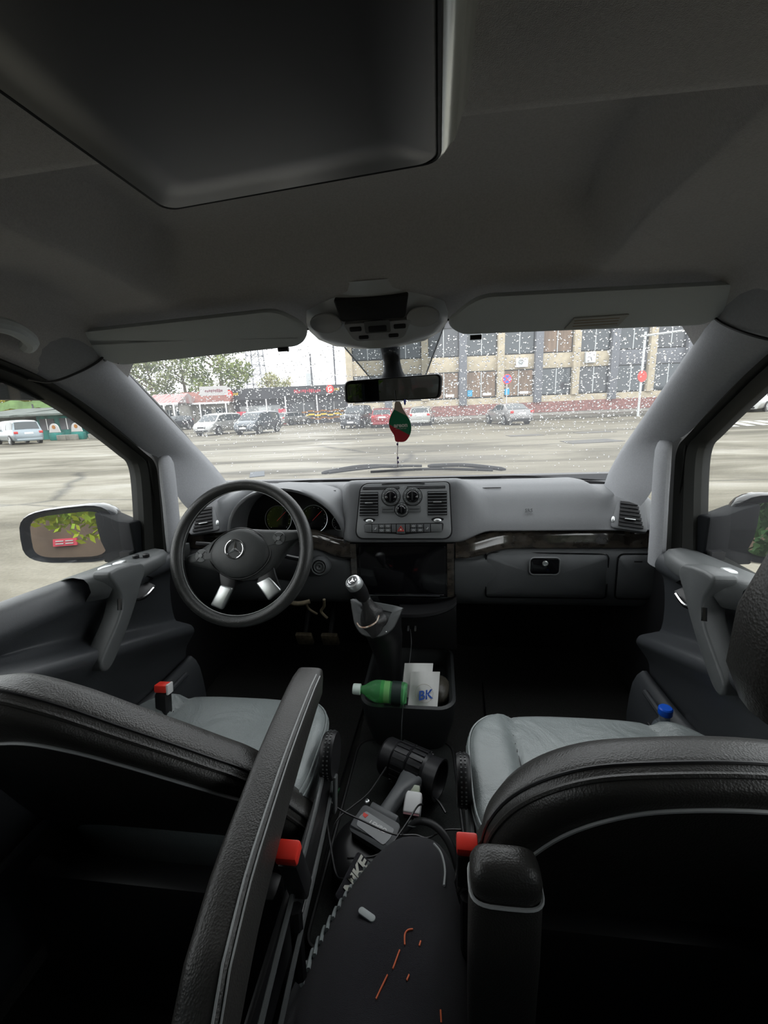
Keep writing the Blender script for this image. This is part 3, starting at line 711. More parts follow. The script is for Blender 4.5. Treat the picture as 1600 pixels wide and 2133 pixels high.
# housing
def sec(c, ax, rx, ry, n=24, e=.75):
    return [(c[0]+rx*math.copysign(abs(math.cos(a))**e, math.cos(a)), c[1]+ry*math.copysign(abs(math.sin(a))**e, math.sin(a)), c[2]+ax*math.copysign(abs(math.sin(a))**e, math.sin(a))) for a in [k*2*math.pi/n for k in range(n)]]
GP = frame((-.071, 1.145, .897), (1, 0, -.05), (0, .60, .80))
shield = cat_([(x, y, 0) for x, y in ((-.074, .056), (0, .050), (.074, .040), (.076, .030), (.066, .003), (.053, -.024), (.030, -.043), (.0, -.052), (-.036, -.046), (-.058, -.022), (-.068, .006), (-.077, .040))], 3, True)
def gring(k, h, dx=0, dy=0): return [GP @ Vector((p.x*k+dx, p.y*k+dy, h)) for p in shield]
def low_ring(c, rx, ry):
    out = []
    for p in shield:
        a = math.atan2(p.y, p.x); out.append(Vector((c[0]+rx*math.cos(a), c[1]+ry*math.sin(a), c[2])))
    return out
MB().loft([gring(.95, -.004), gring(.97, -.02), gring(.90, -.045), low_ring((-.060, 1.235, .80), .058, .06), low_ring((-.052, 1.26, .70), .042, .055), low_ring((-.045, 1.28, .54), .032, .05)]).build('housing', M_blk, gs, ang=50)
MB().loft([gring(.97, -.006), gring(1.0, -.003), gring(1.0, .001), gring(.96, .004), gring(.60, .004), gring(.55, .0)]).build('collar', M_doorg, gs, ang=50)
MB(GP).sph((.035, -.034, .004), (.002, .002, .0015), 8, 6).build('collar_stud', M_chrome, gs)
rows = []
top = Vector((-.098, 1.135, .972)); bot = GP @ Vector((-.004, -.006, .001)); vp = Vector((0, .60, .80)); 
for i in range(17):
    t = i/16; c = bot*(1-t)+top*t+Vector((.004*math.sin(t*3.1), 0, 0)); ru = lerp(.038, .016, ss(-.1, .9, t)); rv = lerp(.044, .016, ss(-.1, .9, t)); vt = (vp*(1-t)+Vector((0, 1, 0))*t).normalized()
    rows.append([c+Vector((1, 0, 0))*math.cos(a)*ru*(1+.15*math.sin(5*a+3*t*6)*(1-t))+vt*math.sin(a)*rv*(1+.14*math.cos(4*a-9*t)*(1-t)) for a in [k*2*math.pi/36 for k in range(36)]])
MB().loft(rows).build('leather_boot', leather('boot_leather', (.03, .03, .03), .3, .5, .8), gs, ang=70)
MB().tube(cat_([(-.118, 1.105, .905), (-.105, 1.088, .902), (-.085, 1.088, .903), (-.062, 1.10, .912), (-.055, 1.115, .925)], 6), .0022, 6).build('bead_string', mat('bead_string', (.3, .12, .06), .4, col2=(.75, .7, .6), vs=120), gs)
kd = Vector((-.30, -.45, .84)).normalized(); kb = Vector((-.098, 1.135, .968))
KF = frame(kb, kd.cross((0, 1, 0)), (0, 1, .4)); 
u_ = Vector((1, 0, .35)).normalized(); KF = frame(kb, u_, kd.cross(u_))
kn = MB(KF).lathe([(.013, -.004), (.018, .006), (.0225, .03), (.024, .055), (.0235, .072), (.021, .080), (.003, .081)], 28).build('knob', M_blk, gs)
MB(KF).lathe([(.0242, .062), (.0242, .074), (.021, .0815), (.0165, .083), (.016, .081), (.015, .081)], 28).build('silver_ring', M_silver, kn)
MB(KF).lathe([(.015, .080), (.015, .0825), (.002, .0835)], 24).build('cap', M_doorg, kn)
b = MB(KF)
for k in range(3):
    a = R(80+120*k); d_ = Vector((math.cos(a), math.sin(a), 0)); n_ = Vector((-d_.y, d_.x, 0)); z_ = Vector((0, 0, .084))
    b.add([d_*.011+z_, n_*.002+d_*.001+z_, -n_*.002+d_*.001+z_], [(0, 1, 2)])
b.tube([(.011*math.cos(a), .011*math.sin(a), .084) for a in [k*math.pi/10 for k in range(20)]], .0008, 5, closed=True)
b.build('star_emblem', M_chrome, kn)
# ================================================================== FLOOR BIN, bottle, bag, cables
bin_ = thing('storage_tray', (.015, 1.25, .47), 'dark open storage tray on the floor under the dash, holding the bottle', 'tray')
def rr3(w, d, r, cx, cy, z, n=6): return [(p[0], p[1], z) for p in rrect(w, d, r, n, cx, cy)]
MB().loft([rr3(.24, .32, .05, .015, 1.29, .47), rr3(.28, .34, .06, .015, 1.29, .54), rr3(.295, .35, .06, .015, 1.29, .605), rr3(.295, .35, .055, .015, 1.29, .622), rr3(.275, .33, .045, .015, 1.29, .626), rr3(.255, .31, .035, .015, 1.29, .618), rr3(.245, .30, .03, .015, 1.29, .56), rr3(.2, .27, .03, .015, 1.29, .553)]).build('tub', mat('tray_plastic', (.022, .024, .025), .45, bump=.2, bs=900), bin_, ang=50)
btl = thing('green_bottle', (-.06, 1.14, .63), 'green plastic drink bottle with white cap lying across the tray', 'bottle')
BF = frame((-.118, 1.125, .668), (0, 1, 0), (.02, 0, 1)); 
zax = Vector((1, .02, -.06)).normalized(); u_ = Vector((0, 1, 0)); BF = frame((-.128, 1.125, .674), u_, zax.cross(u_))
M_green = mat('green_pet', (.22, .75, .30), .08, trans=.75, ior=1.2)
MB(BF).lathe([(.010, 0), (.011, .008), (.014, .016), (.026, .034), (.032, .05), (.0325, .07), (.031, .09), (.0325, .11), (.0325, .137), (.028, .145), (.004, .145)], 28).build('bottle_body', M_green, btl)
MB(BF).lathe([(.003, -.020), (.0145, -.019), (.016, -.015), (.0163, .004), (.0125, .005)], 24).build('cap', mat('mint_white_cap', (.72, .85, .78), .4), btl)
MB(BF).lathe([(.003, .066), (.0318, .066), (.0322, .068), (.0316, .094), (.003, .094)], 28).build('drink', mat('green_liquid', (.35, .8, .3), .05, trans=.5, ior=1.35), btl)
MB(BF).lathe([(.0332, .100), (.0332, .128)], 28).build('bottle_label', mat('dark_label', (.02, .035, .03), .5), btl)
MB(BF @ Matrix.Rotation(R(-60), 4, 'Z')).add([(.0340*math.cos(a), .0340*math.sin(a), z) for z in (.106, .124) for a in [R(-14+7*k) for k in range(5)]], [(i, i+1, i+6, i+5) for i in range(4)]).build('barcode_label', mat('pale_label', (.6, .62, .6), .6), btl)
pb = thing('paper_bag', (.07, 1.22, .56), 'white paper fast-food bag with blue BK letters in the tray', 'paper bag')
M_pap = mat('white_paper', (.68, .68, .66), .8, bump=.4, bs=30)
PF = frame((.060, 1.165, .655), (1, .05, 0), (.06, .55, .8))
rows = [[(x*1.0+.012*t, y_, .006*math.sin(x*60+t*3)+(.004 if abs(x) < .03 else 0)) for x in [-.045+.09*i/8 for i in range(9)]] for t, y_ in [(j/6, -.05+.10*j/6) for j in range(7)]]
MB(PF).grid(rows).build('front_sheet', M_pap, pb, ang=60)
MB(PF).grid([[(x-.02, y+.025, z-.012) for x, y, z in r_] for r_ in rows]).build('folded_sheet', M_pap, pb, ang=60)
M_blue = mat('blue_ink', (.03, .10, .42), .6)
text('BK', .036, PF @ Matrix.Translation((.008, -.018, .0095)) @ Matrix.Rotation(R(8), 4, 'Z'), M_blue, 'printed_letters', pb, .0003, .2, .0008)
MB(PF).tube([(.006+.027*math.cos(a), -.012+.026*math.sin(a), .0095) for a in [k*2*math.pi/30 for k in range(30)]], .0005, 4, closed=True).build('printed_circle', mat('tan_ink', (.4, .35, .28), .6), pb)
sb = MB().sph((.115, 1.24, .60), (.035, .06, .035), 14, 10).build('crumpled_wrapper', mat('dark_wrap', (.05, .045, .035), .4, bump=1, bs=60, bd=5)); tag(sb, 'dark crumpled wrapper in the tray right of the white paper bag', 'wrapper')
# tunnel mat
fm = thing('floor_mat', (.02, .9, .46), 'black rectangular floor mat between the front seats under the power tool', 'floor mat')
MB().loft([[(p[0], p[1], z) for p in polyround([(.150-k, 1.165-k, .05), (-.142+k, 1.155-k, .05), (-.155+k, .60, .03), (.185-k, .60, .03)])] for z, k in ((.461, 0), (.467, 0), (.468, .004))]).build('mat_sheet', M_mat, fm, ang=50)
b = MB(); b.tube([(p[0], p[1], .468) for p in polyround([(.150, 1.165, .05), (-.142, 1.155, .05), (-.155, .60, .03), (.185, .60, .03)])], .004, 6, closed=True); b.build('mat_binding', M_blk, fm)
for i, (a, c, side) in enumerate((((-.155, 1.35), (-.185, .6), 'left'), ((.275, 1.5), (.25, .9), 'right'))):
    tag(MB().tube([(a[0], a[1], .466+.03*(i == 9)), (lerp(a[0], c[0], .5), lerp(a[1], c[1], .5), .463), (c[0], c[1], .462)], .0035, 5).build('trim_%d' % (5+i), M_gloss), 'thin dark edge of the tunnel carpet, '+side, 'carpet edge', kind='structure')
# ================================================================== SEATS
def cushion(cx, cy, w, d, ztop, parent, h=.13, fr=.10):
    """leather cushion: superellipse plan, rounded edge, side bolsters, two seams"""
    rows = []; n = 64
    def plan(k, a):
        ca, sa = math.cos(a), math.sin(a); e = .62 if sa > 0 else .42
        x = math.copysign(abs(ca)**e, ca)*w/2*k; y = math.copysign(abs(sa)**e, sa)*d/2*k
        return x, y
    def top(x, y):
        ax = abs(x)/(w/2)
        bol = .020*ss(.52, .75, ax)-.0
        gro = -.011*math.exp(-((ax-.60)/.022)**2)
        cross = -.006*math.exp(-((y-(-.02))/.008)**2)*(ax < .60)
        crown = -.016*(y/(d/2))**2*(y > 0)-.004
        return ztop+bol+gro+crown+cross
    ks = [.01, .1, .2, .3, .4, .48, .52, .55, .58, .60, .62, .65, .70, .76, .82, .87, .91, .94]
    for k in ks: rows.append([(cx+plan(k, a)[0], cy+plan(k, a)[1], top(*plan(k, a))) for a in [j*2*math.pi/n for j in range(n)]])
    for k, dz in ((.97, -.006), (.99, -.016), (1.0, -.03), (1.0, -.06), (.985, -.09), (.96, -h)):
        rows.append([(cx+plan(k, a)[0], cy+plan(k, a)[1], top(*plan(.94, a))+dz) for a in [j*2*math.pi/n for j in range(n)]])
    c_ = MB().loft(rows).build('cushion', M_seat, parent, ang=80)
    for k, dz in ((1.003, -.024), (.992, -.012)):
        MB().tube([(cx+plan(k, a)[0], cy+plan(k, a)[1], top(*plan(.94, a))+dz) for a in [j*2*math.pi/n for j in range(n)]], .0022, 5, closed=True).build('cushion_piping', M_seat, c_)
    for sx in (-1, 1):
        pts = []
        for j in range(14):
            y = -d*.40+d*.87*j/13; x = sx*w/2*.60
            pts.append((cx+x, cy+y, top(x, y)+.0005))
        MB().tube(pts, .0018, 5).build('cushion_seam', M_blk, c_)
    b = MB(); b.box((cx, cy-.02, ztop-h-.07), (w*.86, d*.8, .14)); b.box((cx, cy-.03, .53), (w*.7, d*.72, .18)); b.build('pedestal', M_blk, parent, bevel=.02)
def backrest(outline, Yf, rec, th, parent, panel_line, mt):
    """outline list (x, z) of the back face; Yf(z) plane; rounded slab"""
    pts = cat_([(x, 0, z) for x, z in outline], 5, True)
    cx = sum(p.x for p in pts)/len(pts); cz = sum(p.z for p in pts)/len(pts)
    def ring(k, dy): return [(cx+(p.x-cx)*k, Yf(cz+(p.z-cz)*k)+dy, cz+(p.z-cz)*k) for p in pts]
    rings = [ring(.02, .0), ring(.5, .0), ring(.8, .0), ring(.92, .004), ring(.965, .012), ring(.99, .026), ring(1, .045), ring(1, th-.045), ring(.985, th-.02), ring(.94, th-.006), ring(.8, th), ring(.5, th-.015), ring(.02, th-.02)]
    bk = MB().loft(rings).build('backrest', mt, parent, ang=80)
    MB().tube(ring(.985, .022), .0035, 6, closed=True).build('edge_piping', M_back, bk)
    MB().tube(ring(.999, .038), .0022, 6, closed=True).build('edge_stitching', M_blk, bk)
    pl = cat_([(x, Yf(z)-.002, z) for x, z in panel_line], 6)
    MB().tube(pl, .0024, 6).build('back_panel_piping', M_stitch, bk)
    low = [Vector((lerp(pl[0].x, pl[-1].x, i/(len(pl)-1)), 0, .72)) for i in range(len(pl))]
    rows = []
    MB().box((cx, .515, .60), (.46, .05, .30)).build('seat_base_cover', M_blk, parent, bevel=.015)
    for a, c in zip(pl, low):
        rows.append([(lerp(a.x, c.x, t), Yf(lerp(a.z-.003, c.z, t))-.003, lerp(a.z-.003, c.z, t)) for t in (0, .25, .5, .75, 1)])
    MB().grid(rows).build('back_panel', M_back, bk, ang=60)
    return bk
# passenger seat (right)
rs = thing('front_seat', (.43, .68, .46), 'right front passenger seat with grey leather cushion and upright folded armrest', 'car seat')
cushion(.432, .735, .52, .38, .795, rs)
YR = lambda z: .452-(z-.95)*.36
backrest([(.178, .62), (.176, .86), (.192, .965), (.228, 1.035), (.285, 1.082), (.36, 1.102), (.45, 1.112), (.54, 1.105), (.62, 1.085), (.675, 1.03), (.70, .92), (.705, .62)], YR, 0, .09, rs,
         [(.228, .91), (.262, .985), (.305, 1.035), (.36, 1.065), (.45, 1.078), (.54, 1.065), (.60, 1.03), (.65, .95)], M_back)
hr = MB().loft([[(.483+a*math.copysign(abs(math.cos(t))**.75, math.cos(t)), .345-(z-1.2)*.10+d_*math.copysign(abs(math.sin(t))**.8, math.sin(t)), z) for t in [k*2*math.pi/24 for k in range(24)]] for z, a, d_ in ((1.225, .02, .01), (1.228, .08, .035), (1.245, .112, .05), (1.28, .128, .058), (1.33, .130, .058), (1.38, .118, .052), (1.405, .09, .04), (1.415, .03, .015))]).build('headrest', M_back, rs, ang=80)
for x in (.43, .52): MB().tube([(x, .365, 1.15), (x, .345, 1.24)], .006, 8).build('headrest_post', M_chrome, rs)
# folded armrest on passenger seat
rings = []
for z, y, w, d_ in ((.55, .41, .030, .02), (.60, .41, .040, .026), (.75, .405, .042, .026), (.85, .40, .042, .026), (.950, .40, .041, .026), (.955, .40, .037, .022), (.960, .40, .040, .025), (.975, .40, .040, .025), (.986, .40, .036, .021), (.993, .40, .028, .015), (.995, .40, .01, .006)):
    rings.append([(.190+w*math.copysign(abs(math.cos(a))**.5, math.cos(a)), y+d_*math.copysign(abs(math.sin(a))**.5, math.sin(a)), z-.0*math.sin(a)) for a in [k*2*math.pi/28 for k in range(28)]])
am = MB().loft(rings).build('armrest', M_back, rs, ang=60)
MB().tube([(.190+.0405*math.copysign(abs(math.cos(a))**.5, math.cos(a)), .40+.0275*math.copysign(abs(math.sin(a))**.5, math.sin(a)), .9555) for a in [k*2*math.pi/28 for k in range(28)]], .0022, 5, closed=True).build('armrest_piping', M_stitch, am)
MB().box((.172, .60, .70), (.012, .42, .10)).build('side_trim', M_doorg, rs, bevel=.005)
MB().tube(cat_([(.177, .82, .765), (.172, .7, .77), (.17, .55, .765)], 4), .006, 6).build('side_rail', M_doorg, rs)
T = frame((.158, .695, .80), (0, 1, 0), (0, 0, 1))
def knob(T, par, s):
    k = MB(T @ Matrix.Scale(s, 4, (0, 0, 1))).lathe([(.044, -.012), (.046, -.008), (.046, .008), (.042, .014), (.010, .016), (.002, .014)], 36).build('adjuster_knob', M_blk, par, ang=40)
    b = MB(T)
    for j in range(36):
        a = j*2*math.pi/36
        for z in (-.004, .004): b.box((.0462*math.cos(a), .0462*math.sin(a), z), (.0025, .0025, .003), rz=a)
    b.build('knob_dimples', M_doorg, k, smooth=False)
knob(T, rs, 1)
# driver seat (left)
ls = thing('front_seat', (-.40, .68, .46), 'left front driver seat with grey leather cushion and lowered armrest', 'car seat')
cushion(-.395, .762, .51, .36, .795, ls)
YL = lambda z: .43-(z-1.08)*.48
backrest([(-.160, .64), (-.160, .87), (-.165, .933), (-.188, .970), (-.22, .996), (-.27, 1.037), (-.33, 1.083), (-.40, 1.137), (-.48, 1.165), (-.56, 1.125), (-.63, 1.05), (-.655, .93), (-.66, .64)], YL, 0, .09, ls,
         [(-.163, .925), (-.20, .945), (-.25, .98), (-.32, 1.03), (-.38, 1.065), (-.45, 1.08), (-.54, 1.05), (-.62, .97)], M_back)
MB().loft([[(-.425+a*math.copysign(abs(math.cos(t))**.75, math.cos(t)), .31-(z-1.2)*.2+d_*math.copysign(abs(math.sin(t))**.8, math.sin(t)), z) for t in [k*2*math.pi/24 for k in range(24)]] for z, a, d_ in ((1.245, .02, .01), (1.25, .08, .035), (1.27, .112, .045), (1.31, .125, .05), (1.36, .125, .05), (1.40, .112, .045), (1.42, .08, .03))]).build('headrest', M_back, ls, ang=80)
# lowered armrest
A0 = [(-.146, .755), (-.139, .60), (-.131, .48), (-.120, .35), (-.112, .28), (-.106, .22)]
rings = []
for i, p in enumerate(cat_([(a, b_, 0) for a, b_ in A0], 4)):
    t = i/20; y = p.y
    zt = interp([(.2, .93), (.28, .985), (.36, 1.0), (.5, 1.004), (.70, 1.0), (.755, .992)], y)
    w = interp([(.2, .026), (.35, .027), (.6, .029), (.74, .030), (.755, .026)], y); hh = interp([(.2, .11), (.4, .09), (.74, .05), (.755, .03)], y)
    rings.append([(p.x+w*math.copysign(abs(math.cos(a))**.5, math.cos(a)), y, zt-hh/2+hh/2*math.copysign(abs(math.sin(a))**.42, math.sin(a))) for a in [k*2*math.pi/28 for k in range(28)]])
am = MB().loft(rings).build('armrest', M_back, ls, ang=60)
for k in (5, 3):
    MB().tube([Vector(r_[k])+Vector((0.001, 0, .001)) for r_ in rings[1:]], .0014, 5).build('armrest_stitching', M_stitch, am)
MB().box((-.118, .50, .74), (.010, .44, .09)).build('side_trim', M_blk, ls, bevel=.004)
for x, z in ((-.112, .792), (-.100, .745)):
    MB().tube(cat_([(x-.02, .80, z-.02), (x, .62, z), (x+.012, .42, z+.015), (x+.015, .30, z)], 5), .004, 6).build('side_rail', M_doorg, ls)
knob(frame((-.112, .735, .80), (0, 1, 0), (0, 0, 1)), ls, -1)
MB().box((-.098, .70, .74), (.006, .02, .07), rx=R(-20)).build('recline_lever', M_doorg, ls, bevel=.002)
# belt buckles
def buckle(p, lab, tiltx, white=False, zl=.22):
    T = thing('seat_belt_buckle', (p[0], p[1], p[2]-.1), lab, 'seat belt buckle', 'red-buttoned belt buckles')
    F = Matrix.Translation(p) @ Matrix.Rotation(tiltx, 4, 'X')
    MB(F).box((0, 0, -.055), (.030, .028, .10)).build('buckle_body', M_blk, T, bevel=.005)
    MB(F).box((0, 0, .006), (.032, .026, .020)).build('release_button', M_red, T, bevel=.004)
    MB().tube([Vector(p)+Vector((0, -.0, -.10)), Vector(p)+Vector((0, -.01, -zl))], .010, 8).build('stalk', M_blk, T)
    if white: MB(F).box((.018, 0, .004), (.006, .022, .026)).build('tongue', M_white, T, bevel=.002)
buckle((-.096, .455, .895), 'red belt buckle right of the driver seat backrest', R(15))
buckle((.155, .525, .85), 'red belt buckle beside the passenger seat armrest', R(15))
buckle((-.565, .86, .845), 'red belt buckle with white edge left of the driver seat cushion', R(-10), True)
# ================================================================== CEILING ITEMS
mn = thing('ceiling_monitor', (-.01, .1, 1.68), 'large folded-up black ceiling monitor with silver housing', 'monitor')
X0, X1, Y0, Y1 = -.147, .125, -.30, .462
def mring(dx, dy, z, r=.04):
    r = r*.45
    return [(p[0], p[1], z) for p in rrect(X1-X0+2*dx, Y1-Y0+2*dy, r, 6, (X0+X1)/2, (Y0+Y1)/2)]
def front(r_, k=.036):      # front edge runs at a slight skew like the photo
    return [(x, y-k*ss(-.2, .2, x)*(y > .2), z) for x, y, z in r_]
MB().loft([front(mring(.02, .012, 1.795, .05)), front(mring(.022, .012, 1.74, .05)), front(mring(.012, .006, 1.712, .04)), front(mring(.003, .002, 1.702, .035)), front(mring(-.002, -.002, 1.702, .03))]).build('housing', mat('silver_housing', (.75, .77, .74), .2, metal=.6), mn, ang=60)
MB().loft([front(mring(-.003, -.004, 1.71, .03)), front(mring(-.003, -.004, 1.700, .03)), front(mring(-.006, -.008, 1.697, .03)), front(mring(-.05, -.05, 1.6965, .03)), front(mring(-.12, -.2, 1.6965, .005))]).build('cover', mat('monitor_cover', (.006, .007, .009), .36, spec=.5), mn, ang=60)
MB().tube(front(mring(-.0015, -.0025, 1.700, .03)), .0016, 5, closed=True).build('gap_line', M_blk, mn)
# overhead console
oc = thing('overhead_console', (-.015, 1.0, 1.64), 'silver-grey overhead console with dark sensor window above the mirror', 'overhead console')
rings = []
for t, wx, y, z in ((0, .11, .93, 1.752), (.1, .128, .945, 1.738), (.3, .150, .965, 1.715), (.5, .158, .985, 1.693), (.65, .157, 1.0, 1.678), (.8, .140, 1.015, 1.660), (.92, .105, 1.025, 1.645), (1, .05, 1.03, 1.637)):
    rings.append([(-.015+wx*u/8*(1-.0*abs(u)), y+.035*(abs(u)/8)**2.5, z-.006*(1-(u/8)**2)+.0) for u in range(-8, 9)])
rings = [r_+[(x, y+.08, z+.03) for x, y, z in reversed(r_)] for r_ in rings]
MB().loft(rings).build('shell', mat('console_silver', (.45, .46, .46), .28, metal=.25), oc, ang=60)
OF = frame((-.015, .966, 1.704), (1, 0, 0), (.0, -.62, .78))
MB(OF).prism(polyround([(.078, .022, .006), (-.078, .022, .006), (-.070, -.026, .008), (.068, -.026, .008)]), -.02, .004).build('sensor_window', mat('dark_grille', (.006, .006, .006), .5), oc, bevel=.003)
OF2 = frame((-.008, .995, 1.672), (1, 0, 0), (.0, -.62, .78))
pn = MB(OF2).prism(polyround([(.075, .012, .01), (-.075, .012, .01), (-.055, -.030, .015), (.055, -.030, .015)]), -.02, .006).build('switch_plate', M_pill, oc, bevel=.003)
for cx, cy, w, h_ in ((-.048, 0, .026, .010), (.048, 0, .026, .010), (-.033, -.020, .022, .008), (.033, -.020, .022, .008), (0, -.002, .040, .014)):
    MB(OF2).prism(rrect(w, h_, .003, cx=cx, cy=cy), .004, .0085).build('switch', M_blk, pn, bevel=.001)
MB(OF2).prism(rrect(.056, .028, .004, cx=0, cy=.002), .004, .0075).build('switch_bezel', M_doorg, pn, bevel=.001)
for cx in (-.105, .105):
    MB(frame((-.015+cx, .985, 1.683), (1, 0, 0), (0, -.62, .78))).prism([(.035*math.cos(a), .022*math.sin(a)) for a in [k*math.pi/10 for k in range(20)]], -.004, .0035).build('reading_light', mat('lens', (.45, .45, .45), .1, trans=.3), oc, bevel=.002)
# rear-view mirror
rm = thing('rearview_mirror', (0, 1.2, 1.55), 'black rear-view mirror hanging below the overhead console', 'rear-view mirror')
mo = polyround([(.137, .034, .016), (-.134, .028, .02), (-.134, -.032, .014), (.132, -.030, .016)])
RF = frame((-.004, 1.222, 1.548), (1, -.02, -.0), (.0, -.03, 1))
MB(RF).loft([[(x*k, y*k, z) for x, y in mo] for k, z in ((1, .0), (1.0, .006), (.97, .010), (.93, .0095), (.93, .008))]+[]).build('bezel', M_blk, rm, ang=40)
MB(RF).loft([[(x*k, y*k, z) for x, y in mo] for k, z in ((1, .0), (.98, -.018), (.85, -.034), (.4, -.042))]).build('back_shell', M_blk, rm)
MB(RF).prism([(x*.93, y*.90) for x, y in mo], .007, .0105).build('mirror_glass', M_rmirror, rm, smooth=False)
MB().loft([[(x0+w*math.cos(a), y0+.014*math.sin(a), z0) for a in [k*2*math.pi/16 for k in range(16)]] for x0, y0, z0, w in ((-.002, 1.235, 1.578, .036), (-.002, 1.24, 1.595, .026), (-.004, 1.242, 1.62, .022), (-.006, 1.225, 1.65, .026), (-.008, 1.16, 1.69, .028))]).build('stem', M_blk, rm)
# visors
def visor(label, P, zt, th=.018, lab=False):
    V = thing('sun_visor', (sum(p[0] for p in P)/len(P), 1.0, 1.62), label, 'sun visor', 'sun visors folded up')
    n_ = Vector((0, -.78, -.62)).normalized()
    o = polyround(P, 5)
    def yz(z): return .993-(z-1.635)*1.15
    rings = []
    for k, d_ in ((.02, .0), (.5, .0), (.93, .0), (.985, -.001), (1.0, -.006), (1.0, -.012), (.985, -.017), (.9, -.019), (.3, -.021), (.02, -.021)):
        cx = sum(p[0] for p in o)/len(o); cz = sum(p[1] for p in o)/len(o)
        rings.append([Vector((cx+(p[0]-cx)*k, yz(cz+(p[1]-cz)*k), cz+(p[1]-cz)*k))-n_*d_*-1 for p in o])
    v_ = MB().loft(rings).build('pad', M_visor, V, ang=60)
    return V, yz
# (x, z, corner radius)
VL, yzf = visor('left sun visor folded up under the headliner', [(-.690, 1.688, .03), (-.20, 1.700, .03), (-.150, 1.668, .02), (-.176, 1.640, .02), (-.640, 1.624, .02), (-.715, 1.662, .02)], 1.7)
VR, yzf = visor('right sun visor with pale warning sticker, folded up under the headliner', [(.195, 1.698, .03), (.665, 1.690, .02), (.700, 1.668, .02), (.655, 1.632, .02), (.165, 1.642, .015), (.135, 1.662, .02)], 1.7)
LF = frame((.43, yzf(1.650)-.001, 1.650-.001), (1, 0, -.0), (0, -.755, .656))
st_ = MB(LF).prism([(-.052, -.013), (.050, -.013), (.062, .013), (-.040, .013)], -.001, .002).build('warning_sticker', mat('sticker', (.36, .36, .34), .5, var=.1), VR)
for y in (-.006, .001, .007): MB(LF).box((.004, y, .0022), (.085, .0012, .0004)).build('sticker_print', mat('sticker_print', (.22, .15, .08), .6), st_)
for VV, x in ((VL, -.222), (VR, .20)):
    MB().tube([(x-.012, .99, 1.636), (x+.012, .99, 1.636)], .005, 8).build('clip', M_blk, VV)
# cable & bracket at left pillar top
hk = tag(MB().tube(cat_([(-.672, 1.0, 1.638), (-.660, .99, 1.648), (-.645, 1.0, 1.640), (-.635, 1.005, 1.632)], 5), .006, 7).build('visor_hook', M_blk), 'small black hook at the top of the left pillar', 'hook')
gh = MB().tube(cat_([(-.735, .60, 1.665), (-.69, .66, 1.672), (-.655, .72, 1.672), (-.645, .755, 1.668), (-.66, .80, 1.655), (-.69, .82, 1.648)], 5), .014, 10).build('grab_handle', M_visor); tag(gh, 'dark grab handle on the headliner above the driver window', 'grab handle')
# air freshener
af = thing('air_freshener', (.015, 1.205, 1.34), 'leaf-shaped green, red and white areon air freshener hanging from the mirror', 'air freshener')
m = bpy.data.materials.new('freshener_print'); m.use_nodes = True; t = m.node_tree; p = t.nodes['Principled BSDF']; p.inputs['Roughness'].default_value = .5
tcn = t.nodes.new('ShaderNodeTexCoord'); sx = t.nodes.new('ShaderNodeSeparateXYZ'); t.links.new(tcn.outputs['Object'], sx.inputs[0])
mm = t.nodes.new('ShaderNodeMath'); mm.operation = 'MULTIPLY'; mm.inputs[1].default_value = .55; t.links.new(sx.outputs['X'], mm.inputs[0])
ad = t.nodes.new('ShaderNodeMath'); ad.operation = 'ADD'; t.links.new(mm.outputs[0], ad.inputs[0]); t.links.new(sx.outputs['Z'], ad.inputs[1])
sc_ = t.nodes.new('ShaderNodeMath'); sc_.operation = 'MULTIPLY_ADD'; sc_.inputs[1].default_value = 8; sc_.inputs[2].default_value = .5; t.links.new(ad.outputs[0], sc_.inputs[0])
rp = t.nodes.new('ShaderNodeValToRGB'); rp.color_ramp.interpolation = 'CONSTANT'; e_ = rp.color_ramp.elements
e_[0].position = 0; e_[0].color = (.38, .02, .03, 1); e_[1].position = .32; e_[1].color = (.01, .14, .065, 1); x_ = e_.new(.70); x_.color = (.33, .26, .21, 1)
t.links.new(sc_.outputs[0], rp.inputs[0]); t.links.new(rp.outputs[0], p.inputs['Base Color'])
leaf = [(-.010, .058), (.003, .058), (.010, .040), (.020, .022), (.029, .002), (.030, -.018), (.024, -.035), (.012, -.048), (-.004, -.049), (-.015, -.046), (-.018, -.030), (-.028, -.012), (-.030, .006), (-.024, .024), (-.014, .040)]
AF = frame((.015, 1.205, 1.455), (1, 0, .02), (0, 0, 1))
MB(AF).prism([(p_.x, p_.y) for p_ in cat_([(a, b_, 0) for a, b_ in leaf], 4, True)], -.0015, .0015).build('card', m, af)
text('areon', .016, AF @ Matrix.Translation((.002, -.004, .0018)), mat('silver_print', (.55, .57, .5), .4), 'brand_text', af, .0003, 0, .0006)
strokes(AF @ Matrix.Translation((.002, -.013, .0018)), .030, .0026, 14, mat('silver_print_small', (.40, .44, .40), .4), 'small_text', af, 4, .0004)
MB().tube([(.003, 1.205, 1.545), (.006, 1.205, 1.51)], .001, 5).build('string', M_blk, af)
MB().tube([(.008, 1.205, 1.408), (.004, 1.205, 1.36), (.005, 1.205, 1.335)], .0009, 5).build('cord', mat('cord', (.2, .15, .15), .6), af)
for z in (1.40, 1.362, 1.35): MB().sph((.006, 1.205, z), (.003, .003, .004), 8, 6).build('bead', mat('bead', (.06, .04, .12), .3), af)
MB().sph((.030, 1.206, 1.512), (.003, .003, .008), 8, 6).build('bead', mat('bead_blue', (.03, .04, .3), .3), af)
